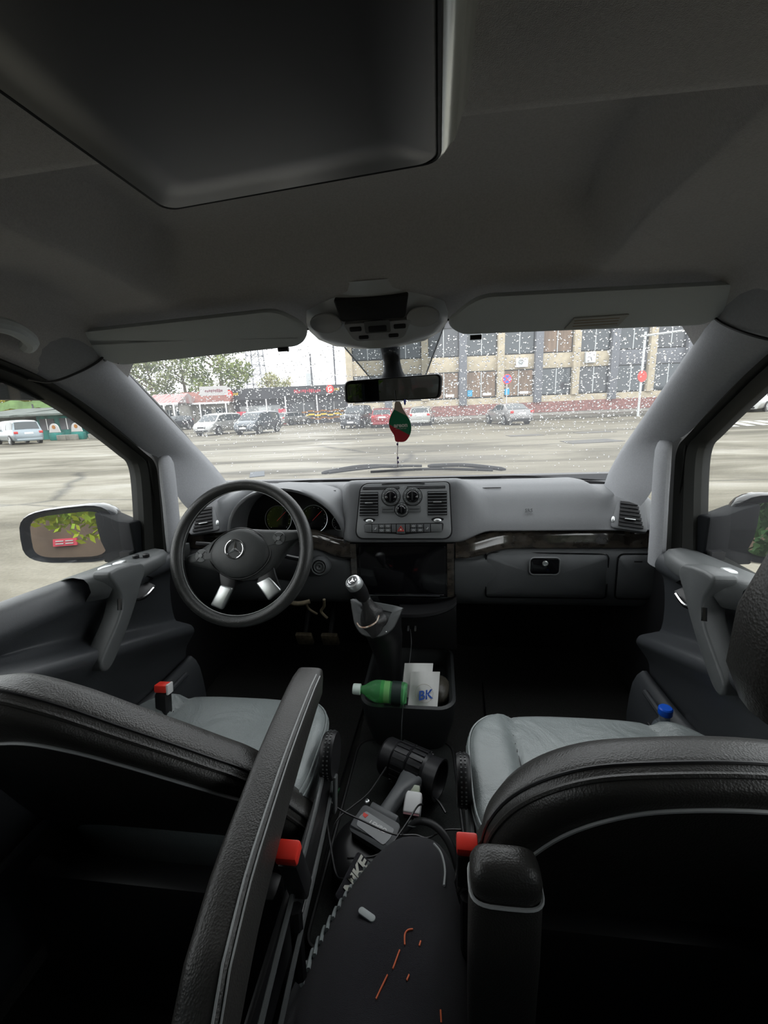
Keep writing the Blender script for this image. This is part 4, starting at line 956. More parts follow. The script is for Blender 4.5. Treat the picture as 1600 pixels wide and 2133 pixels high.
# ================================================================== THINGS ON THE FLOOR
M_tool = mat('tool_grey', (.10, .105, .11), .42); M_toolb = mat('tool_black', (.018, .018, .02), .38)
tl_ = thing('cordless_power_tool', (0, .9, .468), 'grey and black cordless power tool with ribbed round head and battery pack', 'power tool')
hd = Vector((.88, -.42, .0)).normalized(); hc = Vector((.035, .985, .54)); hu = Vector((0, 0, 1))
HF = frame(hc-hd*.085, hu, hd.cross(hu))
H = MB(HF).lathe([(.020, 0), (.046, .0), (.050, .006), (.050, .036), (.046, .040), (.053, .044), (.053, .082), (.048, .086), (.053, .090), (.052, .125), (.047, .135), (.050, .165), (.052, .172), (.047, .172), (.044, .15), (.01, .15)], 40).build('ribbed_head', M_toolb, tl_, ang=30)
b = MB(HF)
for z0, z1 in ((.044, .082), (.090, .128)):
    for k in range(20):
        a = k*2*math.pi/20; b.box((.0535*math.cos(a), .0535*math.sin(a), (z0+z1)/2), (.004, .006, z1-z0), rz=a)
b.build('ribs', M_toolb, H)
rows = []
for p_, a_, c_ in (((.045, .948, .548), .034, .018), ((.032, .918, .556), .028, .02), ((.014, .885, .56), .018, .02), ((-.004, .85, .558), .017, .02), ((-.018, .822, .552), .020, .02)):
    d_ = Vector((.86, -.5, 0)); rows.append([Vector(p_)+d_*a_*math.copysign(abs(math.cos(t_))**.7, math.cos(t_))+Vector((0, 0, 1))*c_*math.copysign(abs(math.sin(t_))**.7, math.sin(t_)) for t_ in [k*2*math.pi/18 for k in range(18)]])
MB().loft(rows).build('handle', M_tool, tl_, ang=60)
MB().tube(cat_([(.060, .925, .548), (.055, .905, .550), (.040, .885, .552)], 4), .009, 8).build('trigger', M_blk, tl_)
bd_ = Vector((.90, -.44, 0)).normalized(); bn = Vector((.10, -.30, .95)).normalized()
BFm = frame((-.034, .790, .556), bd_, bn.cross(bd_)) @ Matrix.Scale(.86, 4)
bt = MB(BFm).prism(polyround([(.062, .030, .012), (-.058, .030, .012), (-.064, -.025, .014), (-.058, -.045, .012), (.058, -.045, .012), (.066, -.02, .014)]), -.055, .012).build('battery_pack', M_tool, tl_, bevel=.004)
MB(BFm).box((.0, .038, -.006), (.088, .022, .03)).build('battery_seat', M_tool, tl_, bevel=.004)
MB(BFm).prism(polyround([(.052, .012, .005), (-.042, .016, .005), (-.052, -.004, .008), (-.046, -.026, .006), (.046, -.034, .008), (.054, -.01, .006)]), .012, .0135).build('battery_label', mat('battery_label', (.36, .37, .38), .4), bt)
text('LEMBO', .017, BFm @ Matrix.Translation((.008, -.004, .0140)), M_white, 'label_text', bt, .0003, .2, .0006)
MB(BFm).prism([(-.046, .010), (-.030, .010), (-.034, .0), (-.044, .002)], .0136, .0142).build('red_mark', M_red, bt)
MB(BFm).lathe([(.006, -.003), (.0065, .0), (.004, .001), (.0035, -.002)], 14, (-.062, .045, .0)).build('ring_screw', M_silver, tl_)
bowl = MB().lathe([(.03, 0), (.075, .006), (.092, .03), (.088, .055), (.07, .066), (.05, .068), (.002, .066)], 36, (-.045, .765, .468)).build('round_black_object', mat('object_black', (.012, .012, .013), .35)); tag(bowl, 'rounded black object under the battery of the power tool', 'case')  # dark rounded shape of unknown kind, turned as a plain black body
ch = thing('usb_charger', (.05, .87, .50), 'white USB wall charger lying against the power tool', 'charger')
CF = frame((.046, .863, .548), Vector((1, -.10, 0)), Vector((.1, .9, .35)))
MB(CF).box((0, 0, 0), (.042, .050, .028)).build('charger_body', M_white, ch, bevel=.005, seg=3)
MB(CF).box((.0, .033, -.002), (.026, .020, .018)).build('plug_face', mat('pale_green_plastic', (.42, .46, .36), .4), ch, bevel=.004)
MB(CF).box((.0, -.026, .0), (.038, .004, .024)).build('port_face', mat('dim_pink', (.25, .12, .13), .4), ch)
MB(CF).box((.0, -.040, .0), (.010, .018, .007)).build('usb_plug', M_doorg, ch, bevel=.002)
def cable(name, label, pts, r=.0022, m_=None):
    o = MB().tube(cat_(pts, 8), r, 6).build(name, m_ or mat('cable_black', (.015, .015, .016), .35))
    return tag(o, label, 'cable')
cable('charging_cable', 'black cable looping over the battery and running past the white charger', [(-.17, .844, .60), (-.143, .806, .60), (-.109, .784, .60), (-.055, .767, .595), (-.01, .752, .592), (.022, .747, .59), (.059, .754, .585), (.085, .754, .58), (.122, .792, .56), (.16, .805, .55)])
cable('charging_cable', 'black cable curving from the tool head down to the left of the battery', [(-.029, .948, .57), (-.062, .868, .57), (-.096, .825, .57), (-.124, .791, .57), (-.135, .755, .56), (-.145, .70, .52)])
cable('charging_cable', 'black cable arching across the white charger towards the sports bag', [(-.072, .665, .62), (-.055, .675, .61), (-.022, .685, .605), (.005, .71, .60), (.023, .738, .60), (.042, .773, .60), (.061, .811, .60), (.072, .831, .585)])
cable('charging_cable', 'black cable hanging from the driver seat knob down to the NIKE lettering', [(-.172, .844, .60), (-.145, .769, .60), (-.115, .694, .60), (-.094, .648, .60), (-.076, .632, .61), (-.057, .632, .62)])
cable('charging_cable', 'short grey lead plugged into the white charger', [(.052, .822, .55), (.056, .80, .56), (.054, .785, .57), (.04, .778, .58)], .002, M_doorg)
cable('charging_cable', 'thick black cable right of the white charger', [(.075, .94, .485), (.095, .93, .50), (.11, .917, .50), (.126, .893, .495)], .0032)
cable('charging_cable', 'thin pale cable dropping from the sockets over the tray rim', [(.012, 1.385, .735), (.016, 1.36, .69), (.012, 1.26, .66), (.008, 1.12, .655), (.002, 1.095, .60), (-.002, 1.07, .52), (-.004, 1.03, .49), (-.006, 1.0, .50)], .0016, M_doorg)
# ================================================================== SPORTS BAG
def bag_cx(y): return .006+.15*max(0, y-.34)
def bag_w(y): return .172-.052*ss(.42, .74, y)
def bagz(x, y):
    X_ = (x-bag_cx(y))/bag_w(y); Y_ = (y-.37)/.405
    k = 1-abs(X_)**2.6-abs(Y_)**3.2
    return .47+.23*max(0, k)**.42 if k > 0 else .47
rows = []
for i in range(0, 26):
    k = .02+.98*(i/25)**.8
    r_ = []
    for j in range(56):
        a = j*2*math.pi/56; ca, sa = math.cos(a), math.sin(a)
        y = .37+.405*k*math.copysign(abs(sa)**.8, sa); wx = bag_w(y)
        x = bag_cx(y)+wx*k*math.copysign(abs(ca)**.8, ca); r_.append((x, y, bagz(x, y)))
    rows.append(r_)
rows.append([(x, y, .462) for x, y, z in rows[-1]])
M_bag = mat('bag_fabric', (.022, .021, .028), .85, spec=.15, var=.15, vs=600, bump=1, bs=1500, sheen=.2)
bag = thing('sports_bag', (.012, .36, .468), 'black fabric sports bag with white NIKE mark and grey dashes, between the seats', 'bag')
MB().loft(rows).build('bag_body', M_bag, bag, ang=80)
def onbag(pts, r, nm, m_, lift=.002, flat=1.0):
    return MB().tube([(x, y, bagz(x, y)+lift) for x, y in [(v.x, v.y) for v in cat_([(a, b_, 0) for a, b_ in pts], 5)]], r, 6, flat=flat).build(nm, m_, bag)
M_dashm = mat('reflective_grey', (.26, .29, .29), .5)
DASHES = [(bag_cx(y_)-(.68-.0*k_)*bag_w(y_), y_) for k_, y_ in enumerate([.455+.0185*q_ for q_ in range(14)])]
for x, y in DASHES:
    onbag([(x-.001, y-.014), (x-.003, y), (x-.006, y+.022)], .0038, 'reflective_dash', M_dashm)
MB(frame((-.006, .521, bagz(-.006, .521)+.002), (.88, -.45, .05), (.4, .9, 0))).prism(rrect(.032, .011, .0052), -.002, .002).build('white_tab', mat('soft_white_tab', (.36, .39, .39), .5), bag, bevel=.001)
M_or = mat('orange_thread', (.75, .16, .06), .6)
for L in ([(.059, .485), (.058, .498), (.062, .505), (.07, .508)], [(.052, .477), (.044, .453)], [(.037, .445), (.024, .417)], [(.081, .488), (.083, .495)], [(.065, .443), (.068, .45)], [(.113, .426), (.114, .414)]):
    onbag(L, .0013, 'orange_stitching', M_or, .001)
onbag([(.120, .60), (.122, .64), (.115, .68), (.10, .70)], .0022, 'white_piping', M_stitch)
MB().tube(cat_([(.03, .785, .55), (.06, .795, .575), (.10, .78, .585), (.135, .745, .575), (.155, .69, .55)], 6), .008, 10, flat=.4).build('strap', M_blk, bag)
LBF = frame((-.052, .634, .612), (.35, .93, .05), (-.8, .3, .35))
MB(LBF).prism(polyround([(.045, .020, .006), (-.045, .018, .006), (-.05, -.02, .006), (.045, -.02, .006)]), -.012, -.001).build('side_flap', M_bag, bag, bevel=.006)
text('NIKE', .031, LBF @ Matrix.Translation((.004, -.002, .0006)) @ Matrix.Rotation(R(0), 4, 'Z'), mat('bone_white', (.62, .62, .55), .6), 'brand_mark', bag, .0004, .15, .0014)
# blue-capped bottle in the passenger door pocket
wb = thing('water_bottle', (.645, .955, .625), 'clear water bottle with blue cap low beside the passenger door', 'bottle')
MB().lathe([(.025, -.14), (.028, -.12), (.028, -.05), (.022, -.03), (.012, -.015), (.011, 0)], 20, (.645, .955, .765)).build('bottle_body', mat('clear_pet', (.75, .85, .95), .05, trans=.9, ior=1.35), wb)
MB().lathe([(.0145, 0), (.0155, .002), (.0155, .016), (.013, .019), (.002, .019)], 20, (.645, .955, .765)).build('cap', mat('blue_cap', (.01, .10, .62), .35), wb)
# pedals
pd = thing('pedals', (-.32, 1.45, .5), 'worn brown-edged pedals dimly visible under the steering wheel', 'pedals')
M_ped = mat('worn_pedal', (.10, .08, .05), .7, var=.4, vs=60)
for x in (-.30, -.40): 
    pa = MB().tube([(x, 1.62, .82), (x, 1.52, .72), (x, 1.46, .66)], .010, 8).build('pedal_arm', M_blk, pd)
    MB().box((x, 1.45, .65), (.065, .018, .06), rx=R(25)).build('pedal_pad', M_ped, pa, bevel=.006)
MB().tube(cat_([(-.40, 1.30, .875), (-.36, 1.30, .868), (-.32, 1.31, .872)], 4), .008, 8).build('column_bracket', M_ped, pd)
MB().tube(cat_([(-.335, 1.31, .87), (-.33, 1.32, .84), (-.305, 1.33, .815)], 4), .004, 8).build('hanging_loop', M_ped, pd)
MB().tube(cat_([(-.27, 1.31, .88), (-.275, 1.32, .85), (-.29, 1.33, .825), (-.27, 1.33, .80)], 4), .005, 8).build('hanging_loop', M_ped, pd)
# ================================================================== RAIN
bm_ = MB(); random.seed(11)
def drop(u, v, r, st):
    p = ws(u, v)+Vector((0, .0015, .0015)); du = (ws(u+.01, v)-ws(u-.01, v)).normalized(); dv = (ws(u, min(1, v+.01))-ws(u, v-.01)).normalized(); n = du.cross(dv)
    if n.y < 0: n = -n
    vs = []; K = 7
    for h_, k_ in ((0, 1), (.35, .85), (.62, .5)):
        for j in range(K):
            a = j*2*math.pi/K; vs.append(p+du*r*k_*math.cos(a)+dv*r*st*k_*math.sin(a)+n*r*h_)
    vs.append(p+n*r*.72)
    fs = [tuple(range(K-1, -1, -1))]
    for l in (0, 1): fs += [(l*K+j, l*K+(j+1) % K, (l+1)*K+(j+1) % K, (l+1)*K+j) for j in range(K)]
    fs += [(2*K+j, 2*K+(j+1) % K, 3*K) for j in range(K)]
    bm_.add(vs, fs)
for i in range(9000):
    u = random.uniform(-.97, .97); v = random.uniform(.03, .93)
    dens = (.12+.88*ss(.30, .50, v))*(.72+.28*ss(-.5, .3, u))
    if v < .33: dens = .05+.04*random.random()
    if random.random() > dens: continue
    r_ = random.choice([.0010, .0013, .0016, .002, .0024, .0028])*random.uniform(.75, 1.15)*(.8 if v < .4 else 1)
    drop(u, v, r_, random.uniform(1, 1.7))
rd = bm_.build('raindrops', M_drop, None, ang=180)
tag(rd, 'rain drops covering the outside of the windshield', 'raindrops', kind='stuff')

# ================================================================== OUTSIDE: ground
def ground_mat():
    m = bpy.data.materials.new('wet_asphalt'); m.use_nodes = True; t = m.node_tree; p = t.nodes['Principled BSDF']; p.inputs['Specular IOR Level'].default_value = .16; N = t.nodes.new; L = t.links.new
    tc = N('ShaderNodeTexCoord'); mp = N('ShaderNodeMapping'); mp.inputs['Scale'].default_value = (.35, 1, 1); L(tc.outputs['Object'], mp.inputs['Vector'])
    n1 = N('ShaderNodeTexNoise'); n1.inputs['Scale'].default_value = .35; n1.inputs['Detail'].default_value = 7; n1.inputs['Roughness'].default_value = .62; n1.inputs['Distortion'].default_value = .6; L(mp.outputs[0], n1.inputs['Vector'])
    r1 = N('ShaderNodeValToRGB'); e = r1.color_ramp.elements; e[0].position = .36; e[0].color = (.078, .070, .052, 1); e[1].position = .55; e[1].color = (.165, .148, .108, 1); L(n1.outputs['Fac'], r1.inputs['Fac'])
    n2 = N('ShaderNodeTexNoise'); n2.inputs['Scale'].default_value = 30; n2.inputs['Detail'].default_value = 4; L(tc.outputs['Object'], n2.inputs['Vector'])
    mx = N('ShaderNodeMix'); mx.data_type = 'RGBA'; mx.blend_type = 'OVERLAY'; mx.inputs[0].default_value = .35; L(r1.outputs[0], mx.inputs[6]); L(n2.outputs['Fac'], mx.inputs[7])
    vo = N('ShaderNodeTexVoronoi'); vo.feature = 'DISTANCE_TO_EDGE'; vo.inputs['Scale'].default_value = .16; 
    nw = N('ShaderNodeTexNoise'); nw.inputs['Scale'].default_value = .8; nw.inputs['Detail'].default_value = 5; L(tc.outputs['Object'], nw.inputs['Vector'])
    ma = N('ShaderNodeMix'); ma.data_type = 'VECTOR'; ma.inputs[0].default_value = .82; L(nw.outputs['Color'], ma.inputs[4]); L(mp.outputs[0], ma.inputs[5])
    sc = N('ShaderNodeVectorMath'); sc.operation = 'SCALE'; sc.inputs[3].default_value = 1.6; L(ma.outputs[1], sc.inputs[0]); L(sc.outputs[0], vo.inputs['Vector'])
    r2 = N('ShaderNodeValToRGB'); e = r2.color_ramp.elements; e[0].position = .0; e[0].color = (.35, .35, .35, 1); e[1].position = .012; e[1].color = (1, 1, 1, 1); L(vo.outputs['Distance'], r2.inputs['Fac'])
    m2 = N('ShaderNodeMix'); m2.data_type = 'RGBA'; m2.blend_type = 'MULTIPLY'; m2.inputs[0].default_value = 1; L(mx.outputs[2], m2.inputs[6]); L(r2.outputs[0], m2.inputs[7])
    n3 = N('ShaderNodeTexNoise'); n3.inputs['Scale'].default_value = .55; n3.inputs['Detail'].default_value = 6; mp3 = N('ShaderNodeMapping'); mp3.inputs['Scale'].default_value = (.16, 1, 1); mp3.inputs['Location'].default_value = (3, 1, 0)
    L(tc.outputs['Object'], mp3.inputs['Vector']); L(mp3.outputs[0], n3.inputs['Vector'])
    r3 = N('ShaderNodeValToRGB'); e = r3.color_ramp.elements; e[0].position = .36; e[0].color = (.42, .42, .42, 1); e[1].position = .43; e[1].color = (1, 1, 1, 1); L(n3.outputs['Fac'], r3.inputs['Fac'])
    m3 = N('ShaderNodeMix'); m3.data_type = 'RGBA'; m3.blend_type = 'MULTIPLY'; m3.inputs[0].default_value = .8; L(m2.outputs[2], m3.inputs[6]); L(r3.outputs[0], m3.inputs[7]); L(m3.outputs[2], p.inputs['Base Color'])
    r4 = N('ShaderNodeMapRange'); r4.inputs['From Min'].default_value = .4; r4.inputs['From Max'].default_value = .62; r4.inputs['To Min'].default_value = .8; r4.inputs['To Max'].default_value = .36; L(n1.outputs['Fac'], r4.inputs['Value']); L(r4.outputs[0], p.inputs['Roughness'])
    b = N('ShaderNodeBump'); b.inputs['Strength'].default_value = .25; b.inputs['Distance'].default_value = .02; L(n2.outputs['Fac'], b.inputs['Height']); L(b.outputs[0], p.inputs['Normal'])
    return m
b = MB(); b.grid([[(x, y, 0) for y in (-30, 0, 30, 60, 130)] for x in (-110, -50, 0, 50, 110)])
tag(b.build('ground', ground_mat(), keep=True), 'wet beige asphalt of the parking lot with cracks and puddles', 'ground', kind='structure')
M_conc = mat('pale_concrete', (0.2088, 0.2004, 0.1758), .85, var=.15, vs=3); M_tile = mat('red_stone', (0.23, 0.1091, 0.09548), .8, var=.3, vs=6)
M_cream = mat('cream_render', (0.43, 0.37, 0.27), .85, var=.12, vs=2); M_gcol = mat('blue_grey_column', (0.1457, 0.1519, 0.1674), .8, var=.08)
M_win = mat('dark_window', (.035, .045, .05), .08, spec=.7); M_wind = mat('dim_window', (.06, .065, .07), .15)
M_curt = mat('brown_blinds', (0.1724, 0.1153, 0.0744), .5, var=.35, vs=1.2, stretch=(3, 3, .2))
# flat patches
def slab(name, label, cat, pts, z, m_, kind=None):
    o = MB().prism(pts, z, z+.012).build(name, m_, smooth=False); return tag(o, label, cat, kind=kind)
slab('road_patch', 'dark blue-grey square plate lying on the asphalt near the van', 'plate', [(-4.75, 10.65), (-4.45, 10.85), (-4.1, 10.0), (-4.4, 9.8)], .002, mat('patch_blue', (0.029, 0.0375, 0.0465), .6))
slab('drain_grate', 'dark rectangular drain grate sunk in the asphalt on the right', 'grate', [(4.6, 17.0), (6.4, 17.4), (6.6, 16.2), (4.7, 15.8)], .002, mat('wet_iron', (0.0465, 0.0435, 0.0375), .4, var=.3, vs=8))
slab('road_patch', 'dark asphalt patch left of the drain grate, near the silver sedan', 'patch', [(3.2, 20.9), (4.7, 21.1), (4.8, 20.2), (3.3, 20.0)], .002, mat('patch_dark', (0.064, 0.058, 0.048), .5))
slab('road_patch', 'small dark asphalt patch behind the drain grate', 'patch', [(6.3, 21.3), (8.0, 21.6), (8.1, 20.9), (6.4, 20.6)], .002, mat('patch_dark2', (0.064, 0.058, 0.048), .5))
M_wpaint = mat('road_paint', (0.315, 0.315, 0.294), .5, var=.2, vs=6)
ORD = ['first', 'second', 'third', 'fourth', 'fifth', 'sixth']
for k in range(6):
    x0, y0 = 13.2+k*.75, 23.4+k*.15
    slab('crosswalk_stripe', ORD[k]+' white crosswalk stripe counted from the windshield pillar side, on wet asphalt at right', 'road marking', [(x0, y0-1.8), (x0+.4, y0-1.75), (x0+1.6, y0+1.8), (x0+1.2, y0+1.75)], .001, M_wpaint)['group'] = 'crosswalk stripes'
# pavement and long office building
BU = Vector((math.cos(_y), math.sin(_y), 0)); BN = Vector((-math.sin(_y), math.cos(_y), 0))
B0 = Vector((.12, 0, 0))+BN*41.5
def bw(s, d, z): return B0+BU*s+BN*d+Vector((0, 0, z))
BM_ = lambda: MB(Matrix(((BU.x, BN.x, 0, B0.x), (BU.y, BN.y, 0, B0.y), (0, 0, 1, 0), (0, 0, 0, 1))))
b = BM_(); b.box((16, -3.2, .10), (36, 5.6, .2)); o = b.build('pavement', mat('pavement_grey', (0.087, 0.0785, 0.061), .6, var=.2, vs=2), bevel=.02)
tag(o, 'raised grey pavement with kerb in front of the long building', 'pavement', kind='structure')
b = BM_(); b.add([(-2, -.5, .2), (34, -.5, .2), (34, 0, .5), (-2, 0, .5), (-2, 1, .5), (34, 1, .5)], [(0, 1, 2, 3), (3, 2, 5, 4)]); tag(b.build('pavement_slope', M_conc), 'paved ramp at the foot of the long building', 'pavement', kind='structure')
bd = thing('office_building', bw(18, 4, 0), 'long two-storey office building with cream and blue-grey columns', 'building')
BM_().box((14.5, 6, 5.6), (34, 11.4, 11.2)).build('wall', mat('building_dark', (0.0832, 0.08515, 0.09165), .8), bd)
BM_().box((14.5, .12, .93), (34, .5, .95)).build('stone_base', M_tile, bd)
BM_().box((14.5, .16, 1.68), (34, .44, .58)).build('sill_band', M_cream, bd)
cols = [(-3.1+3.45*k) for k in range(13)]
S0 = 11.2
edges = [S0+3.45*(k-4) for k in range(10)]
for k, s_ in enumerate(edges):
    w = (k-4) % 2 == 0
    z0 = 1.4 if not w else 1.95
    if k < 0: continue
    BM_().box((s_, -.12 if w else -.16, (z0+10.6)/2), (.6 if w else .68, .5, 10.6-z0)).build('column', M_cream if w else M_gcol, bd, bevel=.02)
for k in range(9):
    c = (edges[k]+edges[k+1])/2; lastc = k in (8,)
    wd = 2.75
    BM_().box((c, .18, 5.05), (wd+.3, .3, 1.30)).build('spandrel', M_gcol if k >= 7 else M_cream, bd, bevel=.01)
    for z0, z1, fl in ((2.0, 4.40, 0), (5.7, 8.2, 1), (8.9, 10.6, 2)):
        cur = (fl == 0 and k in (2, 3, 4)) or (fl == 1 and k in (5,))
        wn = BM_().box((c, .10, (z0+z1)/2), (wd, .10, z1-z0)).build('window', M_seal, bd)
        for sx, fr_ in ((-.52, .46), (.52, .46)) if fl == 0 else ((-.52, .46), (.52, .46)):
            BM_().box((c+sx*wd*.48, .03, (z0+z1)/2), (wd*fr_, .04, z1-z0-.2)).build('window_pane', M_curt if cur else (M_win if (k+fl) % 3 else M_wind), wn)
        BM_().box((c, .0, (z0+z1)/2), (.07, .06, z1-z0-.1)).build('mullion', M_icon, wn)
        if fl == 0 and k in (2, 3, 4):
            BM_().box((c-wd*.38, -.01, 2.45), (.45, .03, .55)).build('blue_poster', mat('blue_poster', (.02, .32, .55), .5), wn)
            BM_().box((c+wd*.2, -.01, 2.32), (.8, .03, .22)).build('white_notice', M_white, wn)
# AC unit, clock
ac = thing('air_conditioner', bw(13.1, -.3, 4.55), 'white air conditioner unit under the upper windows of the long building', 'air conditioner')
BM_().box((13.1, -.25, 4.95), (1.05, .35, .8)).build('case', M_white, ac, bevel=.03)
MB(frame(bw(12.95, -.44, 4.95), BU, (0, 0, 1))).lathe([(.30, 0), (.30, .02), (.24, .02), (.22, -.0), (.08, .0), (.07, .03)], 20).build('fan_grille', M_icon, ac)
ck = thing('wall_clock', bw(19.3, -.3, 4.9), 'square white clock on the cream wall of the long building', 'clock')
BM_().box((19.35, -.15, 5.15), (.95, .35, .95)).build('clock_case', M_icon, ck, bevel=.04)
CKF = frame(bw(19.35, -.33, 5.15), BU, (0, 0, 1))
fc_ = MB(CKF).prism(rrect(.8, .8, .06), 0, .02).build('clock_face', M_white, ck)
for a, l_ in ((R(230), .22), (R(285), .32)): MB(CKF @ Matrix.Rotation(a, 4, 'Z')).box((l_/2, 0, .03), (l_, .05, .02)).build('clock_hand', M_blk, fc_)
b = MB(CKF)
for k in range(12): a = R(30*k); b.box((.34*math.cos(a), .34*math.sin(a), .025), (.05, .03, .01), rz=a)
b.build('hour_marks', M_blk, fc_)
# signs
ns = thing('road_sign', (5.35, 35.4, 0), 'round blue no-stopping road sign with red ring and crossed bars on a pole', 'road sign')
NP = Vector((5.35, 35.4, 0)); 
MB().tube([NP+Vector((0, 0, .0)), NP+Vector((0, 0, 3.4))], .035, 8).build('pole', M_icon, ns)
NF = frame(NP+Vector((0, -.06, 3.22)), (1, .15, 0), (0, 0, 1))
pl_ = MB(NF).lathe([(.36, -.01), (.36, .01), (.34, .014), (.29, .014)], 28).build('red_ring', M_red, ns)
MB(NF).lathe([(.30, .0), (.30, .016), (.01, .016)], 28).build('blue_disc', mat('sign_blue', (.03, .12, .55), .5), ns)
for a in (45, -45): MB(NF @ Matrix.Rotation(R(a), 4, 'Z')).box((0, 0, .02), (.6, .07, .01)).build('cross_bar', M_red, ns)
ps = thing('road_sign', (15.6, 36.8, 0), 'grey street pole with round red sign at the right corner of the long building', 'road sign')
pp = Vector((15.6, 36.8, 0))
MB().tube([pp, pp+Vector((0, 0, 6.2))], .09, 8).build('pole', M_icon, ps)
MB(frame(pp+Vector((-.0, -.12, 3.0)), (1, .4, 0), (0, 0, 1))).lathe([(.42, -.01), (.42, .012), (.02, .014)], 24).build('red_disc', M_red, ps)
MB().tube([pp+Vector((-.3, 0, 5.9)), pp+Vector((3.2, .3, 6.2))], .08, 6).build('cross_arm', M_icon, ps)
# ================================================================== CARS
def make_car(label, pos, head, L, Wd, H, kind, paint, name='parked_car', rgh=.28, scale_wheel=.32, rear_plate=True, lights=True, group='cars parked across the lot'):
    """profile stations: y from rear (-L/2) to front (L/2): (y, belt z, roof z or None, halfwidth)"""
    T = thing(name, pos, label, 'car', group); T.rotation_euler = (0, 0, 0)
    ch, sh = math.cos(head), math.sin(head)           # head: direction of the nose from +y, ccw
    M = Matrix(((ch, -sh, 0, pos[0]), (sh, ch, 0, pos[1]), (0, 0, 1, pos[2]), (0, 0, 0, 1)))
    w = Wd/2
    pm = mat('paint_'+kind+str(len(bpy.data.materials)), paint, rgh, metal=.35, coat=.6)
    if kind == 'mpv':
        st = [(-.50, .78, .80, .86), (-.492, .90, .93, .93), (-.47, .98, 1.0, .96), (-.44, 1.0, H*.93, .97), (-.36, 1.0, H*.985, .985), (-.1, .98, H, 1), (.10, .97, H*.985, 1), (.20, .965, H*.93, .99), (.355, .94, .98, .98), (.42, .87, .90, .95), (.47, .76, .78, .90), (.495, .62, .64, .82), (.5, .5, .52, .78)]
        glass_ = (3, 7, 8)
    elif kind == 'wagon':
        st = [(-.50, .72, .74, .86), (-.495, .88, .90, .93), (-.485, .93, .95, .96), (-.43, .95, H*.92, .97), (-.36, .95, H*.97, .985), (-.1, .93, H, 1), (.04, .92, H*.98, 1), (.12, .915, H*.92, .99), (.25, .90, .94, .98), (.38, .84, .87, .95), (.46, .72, .75, .90), (.495, .58, .60, .82), (.5, .5, .52, .78)]
        glass_ = (3, 7, 8)
    elif kind == 'sedan':
        st = [(-.50, .72, .74, .84), (-.492, .93, .95, .90), (-.47, .97, .99, .93), (-.36, .97, 1.0, .96), (-.22, .95, H*.955, .98), (-.08, .93, H, 1), (.03, .92, H*.98, 1), (.10, .915, H*.92, .99), (.23, .90, .94, .98), (.38, .83, .86, .95), (.46, .71, .74, .90), (.495, .56, .58, .82), (.5, .5, .52, .78)]
        glass_ = (4, 7, 8)
    elif kind == 'suv':
        st = [(-.50, .95, .98, .93), (-.495, 1.05, 1.1, .97), (-.49, 1.1, 1.15, .98), (-.46, 1.12, H*.96, .985), (-.38, 1.12, H*.99, .99), (-.1, 1.1, H, 1), (.02, 1.1, H*.985, 1), (.08, 1.09, H*.94, .99), (.18, 1.08, 1.13, .99), (.32, 1.05, 1.09, .98), (.46, 1.0, 1.04, .95), (.49, .9, .92, .90), (.5, .6, .62, .88)]
        glass_ = (3, 7, 8)
    else:  # van
        st = [(-.50, 1.1, 1.2, .95), (-.498, 1.2, H*.95, .97), (-.49, 1.25, H*.97, .98), (-.48, 1.25, H*.985, .985), (-.40, 1.25, H, 1), (-.1, 1.22, H, 1), (.16, 1.2, H*.99, 1), (.24, 1.18, H*.95, .99), (.36, 1.12, 1.2, .98), (.43, .98, 1.03, .95), (.48, .85, .9, .92), (.495, .65, .68, .88), (.5, .5, .52, .84)]
        glass_ = (3, 7, 8)
    rings = []
    r0, fr_, cw_ = glass_
    for y, zb, zr, hw in st:
        y *= L; hw = w*hw; gr = zr > zb+.12; tw = hw*(.80 if gr else .93); zm = min(.62, zb*.75)
        zbot = .24
        half = [(hw*.86, zbot), (hw*.97, zbot+.10), (hw, zm), (hw*.985, zb-.06), (hw*.96, zb), (lerp(hw*.96, tw, .9), lerp(zb, zr, .88)), (tw*.93, lerp(zb, zr, .97)), (tw*.55, zr+.005), (0, zr+.02)]
        rings.append([(x, y, z) for x, z in half]+[(-x, y, z) for x, z in reversed(half[:-1])])
    MB(M).loft(rings).build('body', pm, T, ang=45)
    # glass
    def band(i, side, lo=.12, hi=.84, off=.012):
        y, zb, zr, hw = st[i]; hw *= w; tw = hw*.80; a = hw*.96; 
        f = lambda t: (lerp(a, tw, t*1.02)+off, lerp(zb, zr, t))
        x0, z0 = f(lo); x1, z1 = f(hi); return (side*x0, y*L, z0), (side*x1, y*L, z1)
    for side in (-1, 1):
        b = MB(M); a = [band(i, side) for i in range(r0, fr_+1)]
        c8 = st[cw_]; tip = (side*(c8[3]*w*.96+.0), lerp(st[fr_][0], c8[0], .72)*L, c8[1]+.06)
        vs = [p for q_ in a for p in q_]+[tip]; n_ = len(a)
        b.add(vs, [(2*i, 2*i+2, 2*i+3, 2*i+1) for i in range(n_-1)]+[(2*n_-2, 2*n_, 2*n_-1)])
        b.build('side_windows', M_win, T, smooth=False)
        for yy in ([-.16, .07] if kind != 'van' else [.05]):
            zb = interp([(s_[0], s_[1]) for s_ in st], yy); zr = interp([(s_[0], s_[2]) for s_ in st], yy)
            MB(M).add([(side*(w*.965+.014), yy*L-.04, zb+.03), (side*(w*.965+.014), yy*L+.04, zb+.03), (side*(w*.80+.02), yy*L+.04, lerp(zb, zr, .9)), (side*(w*.80+.02), yy*L-.04, lerp(zb, zr, .9))], [(0, 1, 2, 3)]).build('window_post', pm, T, smooth=False)
